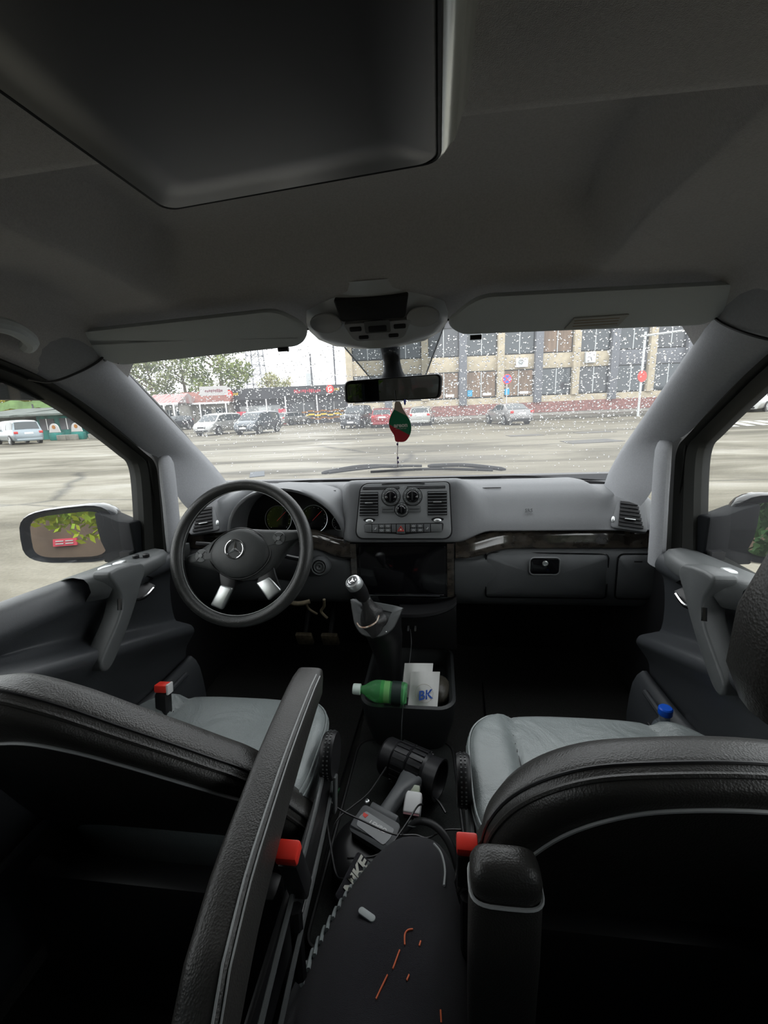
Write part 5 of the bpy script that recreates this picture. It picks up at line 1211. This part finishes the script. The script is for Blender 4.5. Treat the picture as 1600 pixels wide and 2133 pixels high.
    def cross(i0, i1, nm, t0, t1, off):
        y0, zb0, zr0, h0 = st[i0]; y1, zb1, zr1, h1 = st[i1]
        A = Vector((0, y0*L, zr0)); B_ = Vector((0, y1*L, zr1)); n_ = Vector((0, 0, 1)) if False else (B_-A).cross(Vector((1, 0, 0))).normalized()
        if n_.z < 0: n_ = -n_
        P0 = A.lerp(B_, t0)+n_*off; P1 = A.lerp(B_, t1)+n_*off
        def hwid(i): return st[i][3]*w*(.80 if st[i][2] > st[i][1]+.12 else .93)*.90
        w0 = lerp(hwid(i0), hwid(i1), t0); w1 = lerp(hwid(i0), hwid(i1), t1)
        MB(M).add([(-w0, P0.y, P0.z), (-w0*.55, P0.y, P0.z+.015), (0, P0.y, P0.z+.02), (w0*.55, P0.y, P0.z+.015), (w0, P0.y, P0.z), (-w1, P1.y, P1.z), (-w1*.55, P1.y, P1.z+.015), (0, P1.y, P1.z+.02), (w1*.55, P1.y, P1.z+.015), (w1, P1.y, P1.z)], [(i, i+1, i+6, i+5) for i in range(4)]).build(nm, M_win, T)
    cross(fr_, cw_, 'windscreen', .10, .93, .012)
    if kind == 'sedan': cross(3, 4, 'rear_window', .08, .92, .012)
    elif kind == 'van': pass
    else: cross(2, 3, 'rear_window', .12, .94, .012)
    # wheels
    rw = scale_wheel
    for sx in (-1, 1):
        for yy in (-.29*L, .30*L):
            MB(M @ Matrix.Translation((sx*(w-.0), yy, rw)) @ Matrix.Rotation(R(90), 4, 'Y')).lathe([(rw*1.17, -.03), (rw*1.17, .008), (.01, .008)] if sx > 0 else [(rw*1.17, .03), (rw*1.17, -.008), (.01, -.008)], 24).build('wheel_arch', M_blk, T)
            wh = MB(M @ Matrix.Translation((sx*(w-.10), yy, rw)) @ Matrix.Rotation(R(90*sx), 4, 'Y')).lathe([(rw*.6, -.09), (rw*.96, -.09), (rw, -.06), (rw, .09), (rw*.95, .12), (rw*.66, .125), (rw*.60, .10), (.01, .10)], 24).build('wheel', M_blk, T)
            b = MB(M @ Matrix.Translation((sx*(w-.10), yy, rw)) @ Matrix.Rotation(R(90*sx), 4, 'Y'))
            for k in range(5): a = R(72*k); b.box((rw*.32*math.cos(a), rw*.32*math.sin(a), .115), (rw*.60, rw*.16, .02), rz=a)
            b.tube([(rw*.62*math.cos(a), rw*.62*math.sin(a), .12) for a in [k*2*math.pi/20 for k in range(20)]], .018, 5, closed=True)
            b.build('rim', M_silver, wh)
    # front: headlights, grille, bumper; rear: lights, bumper, plate
    yf = L/2
    hz = {'suv': .88, 'van': .85}.get(kind, .68)
    for sx in (-1, 1):
        MB(M).add([(sx*w*.92, yf-.20, hz+.06), (sx*w*.45, yf-.02, hz+.02), (sx*w*.45, yf+.0, hz-.10), (sx*w*.88, yf-.06, hz-.08), (sx*w*.98, yf-.30, hz+.02), (sx*w*.40, yf-.25, hz-.05)], [(0, 1, 2, 3), (0, 3, 4), (0, 1, 5), (2, 3, 5), (1, 2, 5), (0, 4, 5), (3, 4, 5)]).build('headlight', mat('lamp_glass', (.7, .72, .74), .08, spec=.8) if 'LG' not in globals() else LG, T, smooth=False)
        MB(M).box((sx*w*.80, -yf+.03, hz+.17 if kind != 'van' else 1.0), (w*.26, .10, .17 if kind != 'suv' else .3)).build('tail_light', mat('tail_red', (.45, .03, .03), .2), T, bevel=.02)
        MB(M).box((sx*(w+.08), .17*L if kind != 'van' else .25*L, interp([(s_[0], s_[1]) for s_ in st], .17)+.10), (.20, .10, .15)).build('door_mirror', pm, T, bevel=.03)
    MB(M).box((0, yf-.03, hz-.10), (w*.75, .08, .14)).build('grille', M_blk, T, bevel=.02)
    MB(M).box((0, yf-.05, .34), (w*1.2, .14, .14)).build('lower_grille', M_blk, T, bevel=.03)
    MB(M).box((0, yf+.01, .48), (.52, .03, .12)).build('number_plate', M_white, T)
    MB(M).box((0, -yf+.02, .34), (w*1.65, .10, .18)).build('rear_bumper', M_blk if kind in ('suv', 'sedan') else pm, T, bevel=.03)
    MB(M).box((0, -yf-.0, .80 if kind != 'sedan' else .74), (.52, .04, .12)).build('number_plate', M_white, T)
    return T
LG = mat('lamp_glass', (.7, .72, .74), .08, spec=.8)
c_sil = (.55, .56, .56)
PI = math.pi
make_car('silver minivan facing the camera, leftmost of the cars seen through the windshield', (-17.2, 33.2, 0), R(172), 4.45, 1.8, 1.63, 'mpv', (.29, .29, .28))
make_car('dark grey minivan facing the camera, right of the silver minivan', (-13.6, 32.4, 0), R(172), 4.40, 1.8, 1.65, 'mpv', (.06, .072, .085))
make_car('silver estate car seen from behind in front of the dark market hall', (-16.6, 50.0, 0), R(-28), 4.7, 1.8, 1.48, 'wagon', (.27, .27, .26))
make_car('black boxy off-road car facing the camera, left of the red car', (-6.6, 36.2, 0), R(176), 4.4, 1.85, 1.80, 'suv', (.02, .022, .026), scale_wheel=.37)
make_car('red hatchback seen from behind beside the black off-road car', (-4.4, 35.2, 0), R(8), 4.1, 1.75, 1.48, 'wagon', (.22, .015, .02))
make_car('white hatchback seen from behind, right of the red hatchback', (-1.2, 36.2, 0), R(-4), 4.0, 1.72, 1.48, 'wagon', (.33, .33, .31))
make_car('silver sedan seen from behind below the no-stopping sign', (5.0, 32.4, 0), R(16), 4.5, 1.78, 1.43, 'sedan', (.26, .255, .255))
make_car('pale blue-silver minivan seen from behind through the driver window', (-31.3, 29.4, 0), R(62), 4.75, 1.85, 1.73, 'mpv', (.21, .25, .275))
make_car('white delivery van at the far right through the passenger window', (25.2, 38.4, 0), R(130), 5.6, 2.0, 2.45, 'van', (.34, .34, .33), name='parked_van', scale_wheel=.36)
make_car('dark car half hidden behind the left windshield pillar', (-29.5, 46.5, 0), R(170), 4.4, 1.8, 1.6, 'suv', (.03, .035, .04))
make_car('dark car tail just inside the driver window frame', (-25.6, 34.6, 0), R(80), 4.3, 1.75, 1.45, 'wagon', (.03, .035, .04))
# ================================================================== MARKET STALLS
def PXD(px, depth):        # bearing helper: lateral world position at a given depth along the lot
    a = (px-791)/(900*1.029)
    return Vector((.12, 0, 0))+BN*depth+BU*(a*depth)
def kiosk(label, pxa, pxb, depth, h0, h1, wallm, roofm, name='kiosk', sign=None, posts=0, roofkind='flat', deep=5, winm=None, nwin=2, z0=0, group=None):
    P0, P1 = PXD(pxa, depth), PXD(pxb, depth); wd = (P1-P0).length
    T = thing(name, (P0+P1)/2, label, 'kiosk' if name == 'kiosk' else name.replace('_', ' '), group)
    F = Matrix(((BU.x, BN.x, 0, P0.x), (BU.y, BN.y, 0, P0.y), (0, 0, 1, 0), (0, 0, 0, 1)))
    MB(F).box((wd/2, deep/2+.6, h0/2), (wd, deep, h0)).build('wall', wallm, T)
    if roofkind == 'gable':
        MB(F).add([(-.4, -.6, h0), (wd+.4, -.6, h0), (wd+.4, deep+1, h0), (-.4, deep+1, h0), (-.4, deep/2, h1), (wd+.4, deep/2, h1), (-.4, -.6, h0-.15), (wd+.4, -.6, h0-.15)], [(0, 1, 5, 4), (3, 2, 5, 4), (0, 3, 4), (1, 2, 5), (6, 7, 1, 0)]).build('roof', roofm, T, smooth=False)
        MB(F).box((wd/2, -.62, h0-.05), (wd+.8, .08, .22)).build('fascia', M_white, T)
    elif roofkind == 'lean':
        MB(F).add([(-.3, -1.4, h0-.15), (wd+.3, -1.4, h0-.15), (wd+.3, deep+.8, h1), (-.3, deep+.8, h1), (-.3, -1.4, h0-.3), (wd+.3, -1.4, h0-.3), (wd+.3, deep+.8, h0-.3), (-.3, deep+.8, h0-.3)], [(0, 1, 2, 3), (0, 1, 5, 4), (1, 2, 6, 5), (0, 3, 7, 4)]).build('roof', roofm, T, smooth=False)
    else:
        MB(F).box((wd/2, deep/2, (h0+h1)/2), (wd+.5, deep+1.6, h1-h0)).build('roof', roofm, T)
    for k in range(nwin):
        x = wd*(k+.5)/nwin; w_ = wd/nwin*.72
        wn = MB(F).box((x, .58, h0*.55), (w_, .08, h0*.42)).build('window', winm or M_win, T)
        MB(F).box((x, .53, h0*.55), (.06, .05, h0*.42)).build('mullion', M_white, wn)
    for k in range(posts):
        x = wd*k/max(1, posts-1); MB(F).box((x, -.9, h0/2), (.14, .14, h0)).build('post', M_white, T)
    if sign:
        sx, sz, sw_, sh_, smat, txt, tm, tsz = sign
        sg = MB(F).box((wd*sx, -1.5, sz), (sw_, .08, sh_)).build('sign_board', smat, T)
        if txt: text(txt, tsz, F @ frame((wd*sx, -1.56, sz), (1, 0, 0), (0, 0, 1)), tm, 'sign_text', sg, .01)
    return T, F, wd
M_teal = mat('teal_tarp', (0.0156, 0.1458, 0.1254), .7, var=.4, vs=.6, stretch=(2, 2, .3)); M_grn = mat('green_net', (0.087, 0.1464, 0.0486), .8, var=.3, vs=1)
M_gtarp = mat('grey_tarp', (0.084, 0.099, 0.0894), .8, var=.3, vs=1); M_dwall = mat('dark_stall', (.09, .09, .10), .7, var=.4, vs=.8)
M_rroof = mat('red_brown_roof', (0.1902, 0.0726, 0.0546), .7, var=.2, vs=3); M_rstripe = mat('red_white_awning', (0.31, 0.2976, 0.2852), .7, col2=(.27, .10, .095), vs=5, stretch=(1.5, .1, .1))
M_wwall = mat('white_stall', (0.3336, 0.3224, 0.2877), .7, var=.15, vs=2); M_dark = mat('black_fascia', (.03, .03, .035), .5); M_signw = mat('white_sign', (0.4315, 0.4148, 0.403), .6)
M_redw = mat('red_letters', (.55, .05, .08), .5); M_orange = mat('orange_fence', (0.3045, 0.1218, 0.0203), .6); M_yel = mat('yellow_mark', (.8, .55, .05), .5)
# depth ~ d gives 900/d px per metre, eye height 1.5
kiosk('grey tarpaulin stall at the far left of the driver window', -60, 42, 39, 2.3, 2.9, M_gtarp, M_gtarp, roofkind='lean', nwin=1)
kiosk('teal-sheeted market stall with dark opening, seen through the driver window', 66, 150, 39, 2.35, 2.8, M_teal, M_gtarp, roofkind='lean', winm=M_dwall, nwin=2)
kiosk('darker teal market stall right beside the first teal one, brown sheet roof', 155, 262, 41, 2.3, 2.9, M_teal, mat('rust_roof', (0.1218, 0.0834, 0.0624), .8, var=.3), roofkind='lean', winm=M_dwall, nwin=2)
MBn = MB(); P0 = PXD(-40, 47); P1 = PXD(190, 47)
nb = thing('green_netting', (P0+P1)/2, 'light green netting strip above the market stalls at left', 'netting')
rows = [[P0.lerp(P1, i/20)+Vector((0, .5*k, 2.9+.9*k+.15*math.sin(i*1.3))) for i in range(21)] for k in (0, .5, 1)]
rows += [[p+Vector((0, .4, -.2)) for p in rows[-1]]]
MB().grid(rows).build('net', M_grn, nb)
for p_ in (P0, P0.lerp(P1, .5), P1): MB().tube([p_, p_+Vector((0, 0, 3.4))], .08, 6).build('net_post', M_dwall, nb)
# planters, bins with round white signs in front of stalls
for k, px in enumerate((112, 158, 205)):
    c = PXD(px, 36.5)
    T = thing('sign_bin', c, ('green-based stand with rounded white sign, nearest the blue-silver minivan', 'green-based stand with rounded white sign, middle of three by the stalls', 'green-based stand with rounded white sign, rightmost of three by the stalls')[k], 'sign stand', 'round white signs on green bases')
    F = Matrix.Translation(c)
    MB(F).box((0, 0, .30), (1.0, .5, .6)).build('base', M_teal, T, bevel=.05)
    MB(F @ frame((0, -.1, .95), (1, 0, 0), (0, 0, 1))).prism([(-.5, -.3), (.5, -.3)]+[(.42*math.cos(a), -.0+.42*math.sin(a)) for a in [R(10+16*i) for i in range(11)]], -.04, .04).build('sign_plate', M_signw, T)
    MB(F @ frame((0, -.15, 1.08), (1, 0, 0), (0, 0, 1))).prism([(.16*math.cos(a), .16*math.sin(a)) for a in [R(30*i) for i in range(12)]], -.0, .01).build('orange_logo', M_orange, T)
for k, px in enumerate((124, 143, 190)):
    c = PXD(px, 35.8)
    o = MB(Matrix.Translation(c)).box((0, 0, .22), (.75, .5, .44)).build('concrete_block', M_conc, bevel=.04)
    tag(o, ('pale concrete block left of the pair by the market stalls', 'pale concrete block right of the pair by the market stalls', 'lone pale concrete block furthest right by the stalls')[k], 'concrete block', 'concrete blocks by the stalls')
# white kiosks through windshield (left)
kiosk('white kiosk with red and white awning behind the silver minivan', 312, 372, 52, 3.0, 4.2, M_wwall, M_rstripe, roofkind='gable', nwin=4, posts=4)
T, F, wd = kiosk('kiosk with red-brown gable roof and white sign board', 372, 478, 56, 3.0, 4.5, M_wwall, M_rroof, roofkind='gable', nwin=3, posts=3)
sg = MB(F).box((wd*.82, -1.2, 4.35), (3.4, .12, 1.1)).build('sign_board', M_signw, T)
strokes(F @ frame((wd*.82, -1.27, 4.35), (1, 0, 0), (0, 0, 1)), 2.2, .4, 9, mat('pink_letters', (0.2436, 0.1218, 0.1337), .6), 'sign_text', sg)
T, F, wd = kiosk('dark open market hall with black fascia and round red signs', 482, 600, 58, 3.2, 4.6, M_dwall, M_dark, name='market_hall', nwin=1, posts=4, winm=M_icon)
def gsign(F, x, y, z, s, par):
    sf = F @ frame((x, y, z), (1, 0, 0), (0, 0, 1))
    d_ = MB(sf).prism([(s*math.cos(a), s*math.sin(a)) for a in [R(18*i) for i in range(20)]], 0, .05).build('round_sign', M_red, par, smooth=False)
    text('G', s*1.5, sf @ Matrix.Translation((0, 0, .07)), M_white, 'sign_letter', d_, .01, 0, .02)
    strokes(sf @ Matrix.Translation((s*1.7, -s*.1, .03)), s*1.3, s*.7, 4, M_yel, 'sign_text', d_, 8)
gsign(F, .3, -.9, 4.0, .50, T)
MB(F).box((wd*.62, -.6, 1.1), (1.6, .1, 2.2)).build('grey_shutter', M_icon, T)
MB(F).box((wd*.22, -1.0, .9), (1.2, .5, 1.7)).build('red_fridge', M_redw, T, bevel=.05)
MB(F).box((wd*.95, -1.4, .95), (1.0, .5, 1.9)).build('red_fridge', M_redw, T, bevel=.05)
T, F, wd = kiosk('dark shop front with red lettering, round red sign and orange barrier', 600, 728, 54, 3.3, 4.4, M_dwall, M_dark, name='shop_front', nwin=2, posts=3, winm=M_wind)
gsign(F, wd*.72, -.9, 3.9, .48, T)
strokes(F @ frame((wd*.36, -.84, 3.8), (1, 0, 0), (0, 0, 1)), 3.2, .42, 13, M_redw, 'sign_text', T, 5)
for z in (.55, .95, 1.35):
    b = MB(F)
    for k in range(9): b.box((wd*.30+k*.75, -1.1, z+(.12 if k % 2 else 0)), (.72, .06, .18))
    b.build('orange_barrier', M_orange if z != .95 else M_yel, T)
# roof clutter, poles, tower
for px, h_, lab in ((655, 9.0, 'thin dark utility pole rising behind the shop front'), (703, 10.5, 'dark utility pole just left of the mirror')):
    c = PXD(px, 62); o = MB(Matrix.Translation(c)).tube([(0, 0, 0), (0, 0, h_)], .12, 6).build('utility_pole', M_dwall); tag(o, lab, 'utility pole')
c0 = PXD(652, 66); o = MB(Matrix.Translation(c0)).box((0, 0, 3.4), (1.0, 1.0, 6.8)).build('chimney', M_icon); 
o = tag(o, 'pale square chimney above the dark shop roofs', 'chimney')
tw = thing('lattice_tower', PXD(543, 90), 'grey lattice power tower beside the big tree', 'tower')
c = PXD(543, 90)
def tp(i, z): w_ = lerp(1.9, 1.1, z/16); return c+Vector((w_*(1 if i in (1, 2) else -1), w_*(1 if i in (2, 3) else -1), z))
for i in range(4): MB().tube([tp(i, 0), tp(i, 16)], .10, 5).build('tower_leg', M_gcol, tw)
b = MB()
for k in range(9):
    z = k*16/9; z2 = z+16/9
    for i in range(4):
        b.tube([tp(i, z), tp((i+1) % 4, z2)], .05, 4); b.tube([tp((i+1) % 4, z), tp(i, z2)], .05, 4); b.tube([tp(i, z2), tp((i+1) % 4, z2)], .06, 4)
b.build('lattice_bracing', M_gcol, tw)
wr = MB()
for k in range(3): wr.tube([c+Vector((0, 0, 13+k)), c.lerp(PXD(900, 70), .5)+Vector((0, 0, 10+k)), PXD(900, 70)+Vector((0, 0, 11+k))], .025, 4)
tag(wr.build('power_lines', M_gcol), 'thin power lines sagging from the lattice tower', 'power lines')
# ================================================================== TREES
def tree(label, c, h, r, n, ca, cb, ls=.35, z0=1.5, group='trees behind the stalls', squash=.8, seed=1, name='leafy_tree'):
    rnd = random.Random(seed); c = Vector(c)
    T = thing(name, c, label, 'tree', group)
    b = MB(); b.tube([c, c+Vector((.1, 0, h*.4)), c+Vector((.0, .1, h*.75))], [r*.07, r*.055, r*.03], 8)
    for k in range(6):
        a = k*1.05; z_ = h*(.35+.07*k); b.tube([c+Vector((0, 0, z_)), c+Vector((r*.45*math.cos(a), r*.45*math.sin(a), z_+h*.14)), c+Vector((r*.7*math.cos(a), r*.7*math.sin(a), z_+h*.22))], [r*.03, r*.02, r*.01], 5)
    b.build('trunk', mat('bark'+str(seed), (.12, .09, .06), .9, var=.3, vs=5), T)
    clumps = []
    for k in range(26):
        a = rnd.uniform(0, 2*math.pi); t_ = rnd.uniform(0, 1); rr = r*(.35+.65*math.sin(math.pi*(.12+.8*t_)))*rnd.uniform(.35, .85)
        clumps.append((c+Vector((rr*math.cos(a), rr*math.sin(a), z0+(h-z0)*t_)), r*rnd.uniform(.24, .40)))
    b = MB()
    for i in range(n):
        q_, cr_ = rnd.choice(clumps); d_ = Vector((rnd.gauss(0, 1), rnd.gauss(0, 1), rnd.gauss(0, 1)*squash)).normalized()*cr_*rnd.uniform(.55, 1.05)
        p_ = q_+d_; u_ = Vector((rnd.gauss(0, 1), rnd.gauss(0, 1), rnd.gauss(0, 1))).normalized(); v_ = u_.orthogonal().normalized(); s_ = ls*rnd.uniform(.6, 1.3)
        b.add([p_-u_*s_*.5, p_+v_*s_*.32, p_+u_*s_*.5, p_-v_*s_*.32], [(0, 1, 2, 3)])
    lm = mat('leaves'+str(seed), ca, .7, col2=cb, vs=.6, spec=.2)
    b.build('foliage', lm, T, smooth=False)
    return T
g1, g2 = (.065, .10, .025), (.20, .23, .065); y1_, y2_ = (.14, .15, .02), (.28, .23, .035); p1_, p2_ = (.11, .14, .055), (.21, .22, .10)
tree('big green tree rising behind the white kiosks, left of the lattice tower', PXD(468, 68), 14.0, 6.0, 9000, g1, g2, .42, 2.5, seed=3)
tree('paler green tree left of the big tree, behind the red-roofed kiosk', PXD(392, 72), 11.5, 5.0, 3600, p1_, p2_, .42, 2, seed=4)
tree('pale hazy tree just right of the left windshield pillar', PXD(325, 70), 10.2, 5.0, 3600, p1_, p2_, .42, 1.5, seed=5)
tree('low yellowish tree between the lattice tower and the dark shops', PXD(580, 84), 8.2, 3.6, 2200, (.28, .25, .12), p2_, .42, 2, seed=6)
tree('yellow-green tree at the far left of the driver window', PXD(-10, 52), 9.8, 4.8, 4200, y1_, y2_, .38, 1.5, seed=7)
tree('yellow-green tree above the teal stalls, driver window', PXD(75, 55), 8.6, 4.2, 3800, (.18, .20, .04), y2_, .38, 1.5, seed=8)
tree('dull green tree partly behind the driver window frame', PXD(165, 56), 7.6, 4.0, 3000, g1, y2_, .38, 1.5, seed=9)
tree('dense tree at the top right beyond the passenger window', (38, 46, 0), 9, 4.5, 3000, g1, p2_, .4, 1.5, seed=10)
# distant building behind right
db = thing('distant_building', (48, 56, 0), 'pale building beyond the white delivery van', 'building')
MB().box((48, 56, 5), (18, 8, 10)).build('wall', M_cream, db)
for k in range(5): MB().box((41+3.4*k, 51.9, 5.5), (1.6, .2, 2.0)).build('window', M_win, db)
# behind the van: what the side mirrors show
tree('bright green maple-leaved tree behind the van, seen in the left side mirror', (-1.9, -3.4, 0), 3.6, 1.25, 9000, (.07, .20, .015), (.42, .46, .03), .115, 1.50, seed=21, group='trees behind the van')
tree('green tree behind the van on the right, dimly seen in the right side mirror', (2.0, -4.6, 0), 3.2, 1.4, 6000, (.02, .06, .015), (.07, .13, .04), .14, .5, seed=22, group='trees behind the van')
wbk = thing('rear_wall', (0, -9.5, 0), 'brown plastered wall behind the van, seen in the left side mirror', 'wall')
MB().box((0, -9.5, 1.6), (26, .3, 3.2)).build('wall_face', mat('brown_render', (0.1112, 0.0744, 0.0512), .9, var=.25, vs=1), wbk)
rs_ = thing('red_sign', (-4.1, -9.2, .9), 'red sign with white stripes on the brown wall, seen in the left side mirror', 'sign')
MB().box((-4.02, -9.3, 1.18), (.46, .08, .17)).build('board', M_redw, rs_)
for z in (1.15, 1.21):
    for x in (-4.12, -3.93): MB().box((x, -9.25, z), (.15, .03, .025)).build('white_line', M_signw, rs_)
